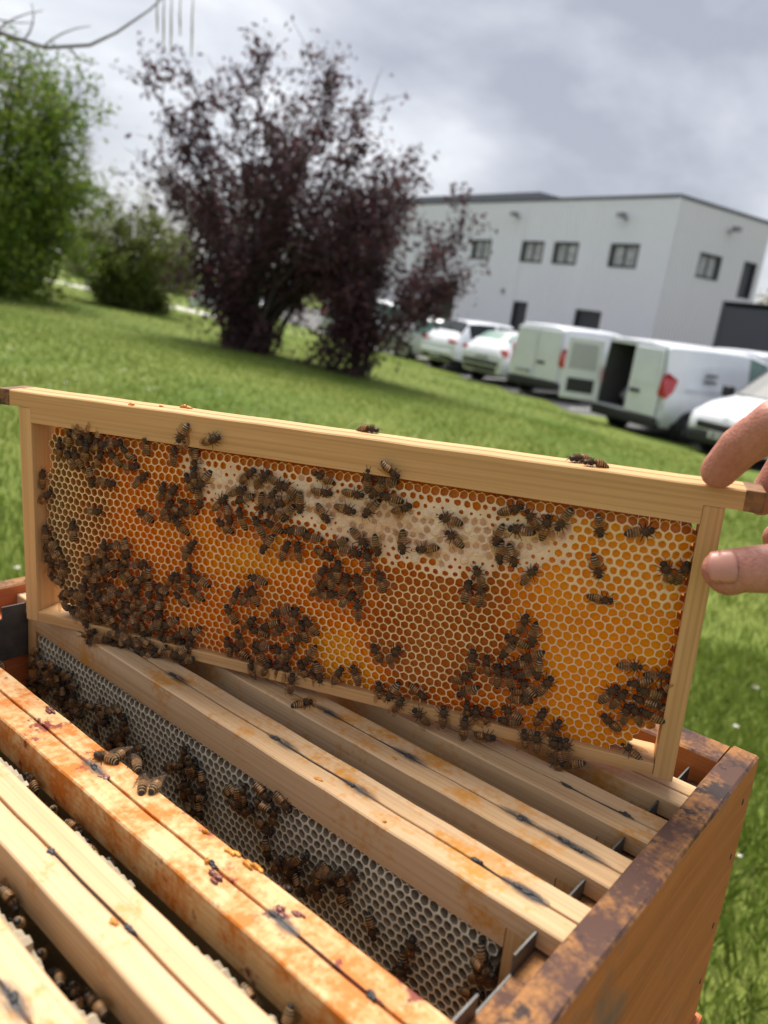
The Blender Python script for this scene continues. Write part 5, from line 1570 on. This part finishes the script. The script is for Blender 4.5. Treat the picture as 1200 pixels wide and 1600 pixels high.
# ------------------------------------------------------------------ hand
def hand():
    K = 1.0
    m, t, b = new_mat('skin')
    f = nz(t, 60, 4, .6); f2 = nz(t, 420, 3, .6)
    lk(t, mixc(t, .5, ramp(t, f, [(.3, (.36, .13, .095)), (.7, (.52, .245, .185))]), ramp(t, f2, [(.3, (.38, .145, .11)), (.7, (.49, .225, .17))])), b.inputs['Base Color'])
    b.inputs['Roughness'].default_value = .5
    b.inputs['Subsurface Weight'].default_value = .15
    b.inputs['Subsurface Radius'].default_value = (.006, .002, .001)
    b.inputs['Specular IOR Level'].default_value = .35
    wv = node(t, 'ShaderNodeTexVoronoi'); wv.inputs['Scale'].default_value = 700
    c = node(t, 'ShaderNodeTexCoord'); lk(t, c.outputs['Object'], wv.inputs['Vector'])
    wa = node(t, 'ShaderNodeTexWave', wave_type='BANDS', bands_direction='X'); wa.inputs['Scale'].default_value = 75; wa.inputs['Distortion'].default_value = 5; wa.inputs['Detail'].default_value = 3
    lk(t, c.outputs['Object'], wa.inputs['Vector'])
    ad0 = node(t, 'ShaderNodeMath', operation='ADD'); lk(t, wv.outputs['Distance'], ad0.inputs[0]); lk(t, f2, ad0.inputs[1])
    ad = node(t, 'ShaderNodeMath', operation='ADD'); lk(t, ad0.outputs[0], ad.inputs[0]); lk(t, wa.outputs['Fac'], ad.inputs[1])
    bump(t, b, ad.outputs[0], .35, .0007)
    W = {'wr0': (.2733, .3574, -.0773), 'wr1': (.3172, .3707, -.0855), 'wr2': (.4693, .4157, -.1102)}
    base = Vector((.23, .35, -.08)) + EYE
    mb = MB()
    def chain(pts, rads, step=.0035, sq=1.0):
        pts = [Vector(p) + EYE - base for p in pts]
        for (p, q, r1, r2) in zip(pts[:-1], pts[1:], rads[:-1], rads[1:]):
            n = max(2, int((q-p).length/step))
            for k in range(n+1):
                u_ = k/n; c_ = p.lerp(q, u_); r_ = r1*(1-u_)+r2*u_
                mb.blob(c_, (r_, r_, r_*sq), 12, 8)
    idx = [(.1560, .3645, -.0592), (.1586, .3540, -.0450), (.1650, .3400, -.0310), (.2010, .3310, -.0390)]
    thb = [(.1585, .3400, -.1008), (.1721, .3350, -.0965), (.1960, .3285, -.0890), (.2330, .3380, -.0860)]
    mid = [(.1935, .3925, -.0760), (.1990, .3880, -.0530), (.2060, .3660, -.0370), (.2170, .3420, -.0510)]
    rin = [(.2075, .3940, -.0950), (.2213, .3933, -.0787), (.2250, .3710, -.0595), (.2270, .3470, -.0640)]
    lit = [(.2215, .3899, -.1096), (.2302, .3891, -.0938), (.2350, .3710, -.0778), (.2370, .3520, -.0790)]
    chain(idx, [.0088, .0101, .0112, .0130])
    chain(thb, [.0096, .0112, .0122, .0165])
    mb.blob(Vector(thb[0])+EYE-base+Vector((.003, -.001, -.0015)), (.0105, .0100, .0098), 14, 10)
    chain(mid, [.0082, .0092, .0102, .0130]); chain(rin, [.0078, .0088, .0098, .0125]); chain(lit, [.0070, .0078, .0088, .0115])
    wr = (.2880, .3590, -.0800)
    for p_, r_ in ((idx, .0135), (mid, .0140), (rin, .0135), (lit, .0125)): chain([p_[-1], (.262, .352, -.073), wr], [r_, .0155, .020], .005)
    chain([thb[-1], (.258, .347, -.082), wr], [.0165, .019, .020], .005)
    chain([wr, W['wr1'], (.40, .395, -.099)], [.023, .026, .033], .006)
    o = mb.build('hand', m, None, smooth=True, M=T(*base))
    r_ = o.modifiers.new('skin', 'REMESH'); r_.mode = 'VOXEL'; r_.voxel_size = .0013; r_.use_smooth_shade = True
    s_ = o.modifiers.new('soft', 'SMOOTH'); s_.factor = .5; s_.iterations = 7
    tag(o, 'bare hand gripping the end of the lifted frame, thumb in front', 'hand')
    # thumb nail: a curved plate on the side of the thumb that faces the camera
    nm, nt_, nb = new_mat('nail')
    lk(nt_, ramp(nt_, nz(nt_, 200, 2), [(.3, (.42, .18, .135)), (.7, (.50, .23, .175))]), nb.inputs['Base Color'])
    nb.inputs['Roughness'].default_value = .4
    q = MB()
    ax = (Vector(thb[1])-Vector(thb[0])).normalized()
    c0 = Vector(thb[0])+EYE-base
    tocam = (-(Vector(thb[0]))).normalized(); tocam = (tocam-ax*tocam.dot(ax)).normalized()
    tocam = (tocam + Vector((0, 0, .25))).normalized(); tocam = (tocam-ax*tocam.dot(ax)).normalized()
    sd_ = ax.cross(tocam)
    vs, fs = [], []
    nu, nv = 9, 9
    for i in range(nu):
        u_ = i/(nu-1)
        for j in range(nv):
            v_ = (j/(nv-1)-.5)*2
            ang_ = v_*R(46)
            lim = .0105*(1 - .28*v_*v_*(1-u_))
            d_ = -.0062 + u_*.0125 + (.0016*v_*v_ if u_ < .5 else -.0012*v_*v_)
            rad = .0103*(1-.10*(1-u_)**2)+.0001
            vs.append(c0 + ax*d_ + (tocam*math.cos(ang_)+sd_*math.sin(ang_))*rad)
    for i in range(nu-1):
        for j in range(nv-1): fs.append((i*nv+j, i*nv+j+1, (i+1)*nv+j+1, (i+1)*nv+j))
    q.add(vs, fs)
    no = q.build('thumb_nail', nm, o, smooth=True)
    so_ = no.modifiers.new('thick', 'SOLIDIFY'); so_.thickness = .0006; so_.offset = 1
    sl = MB()
    P = [Vector(p)+EYE-base for p in ((.37, .386, -.094), (.40, .395, -.099), (.47, .416, -.110), (.62, .47, -.20))]
    sl.tube(P, [.042, .043, .048, .055], 16)
    sl.build('sleeve', plain('dark_blue_sleeve', (.03, .04, .08), .9, var=.3, scale=120), o, smooth=True)
hand()
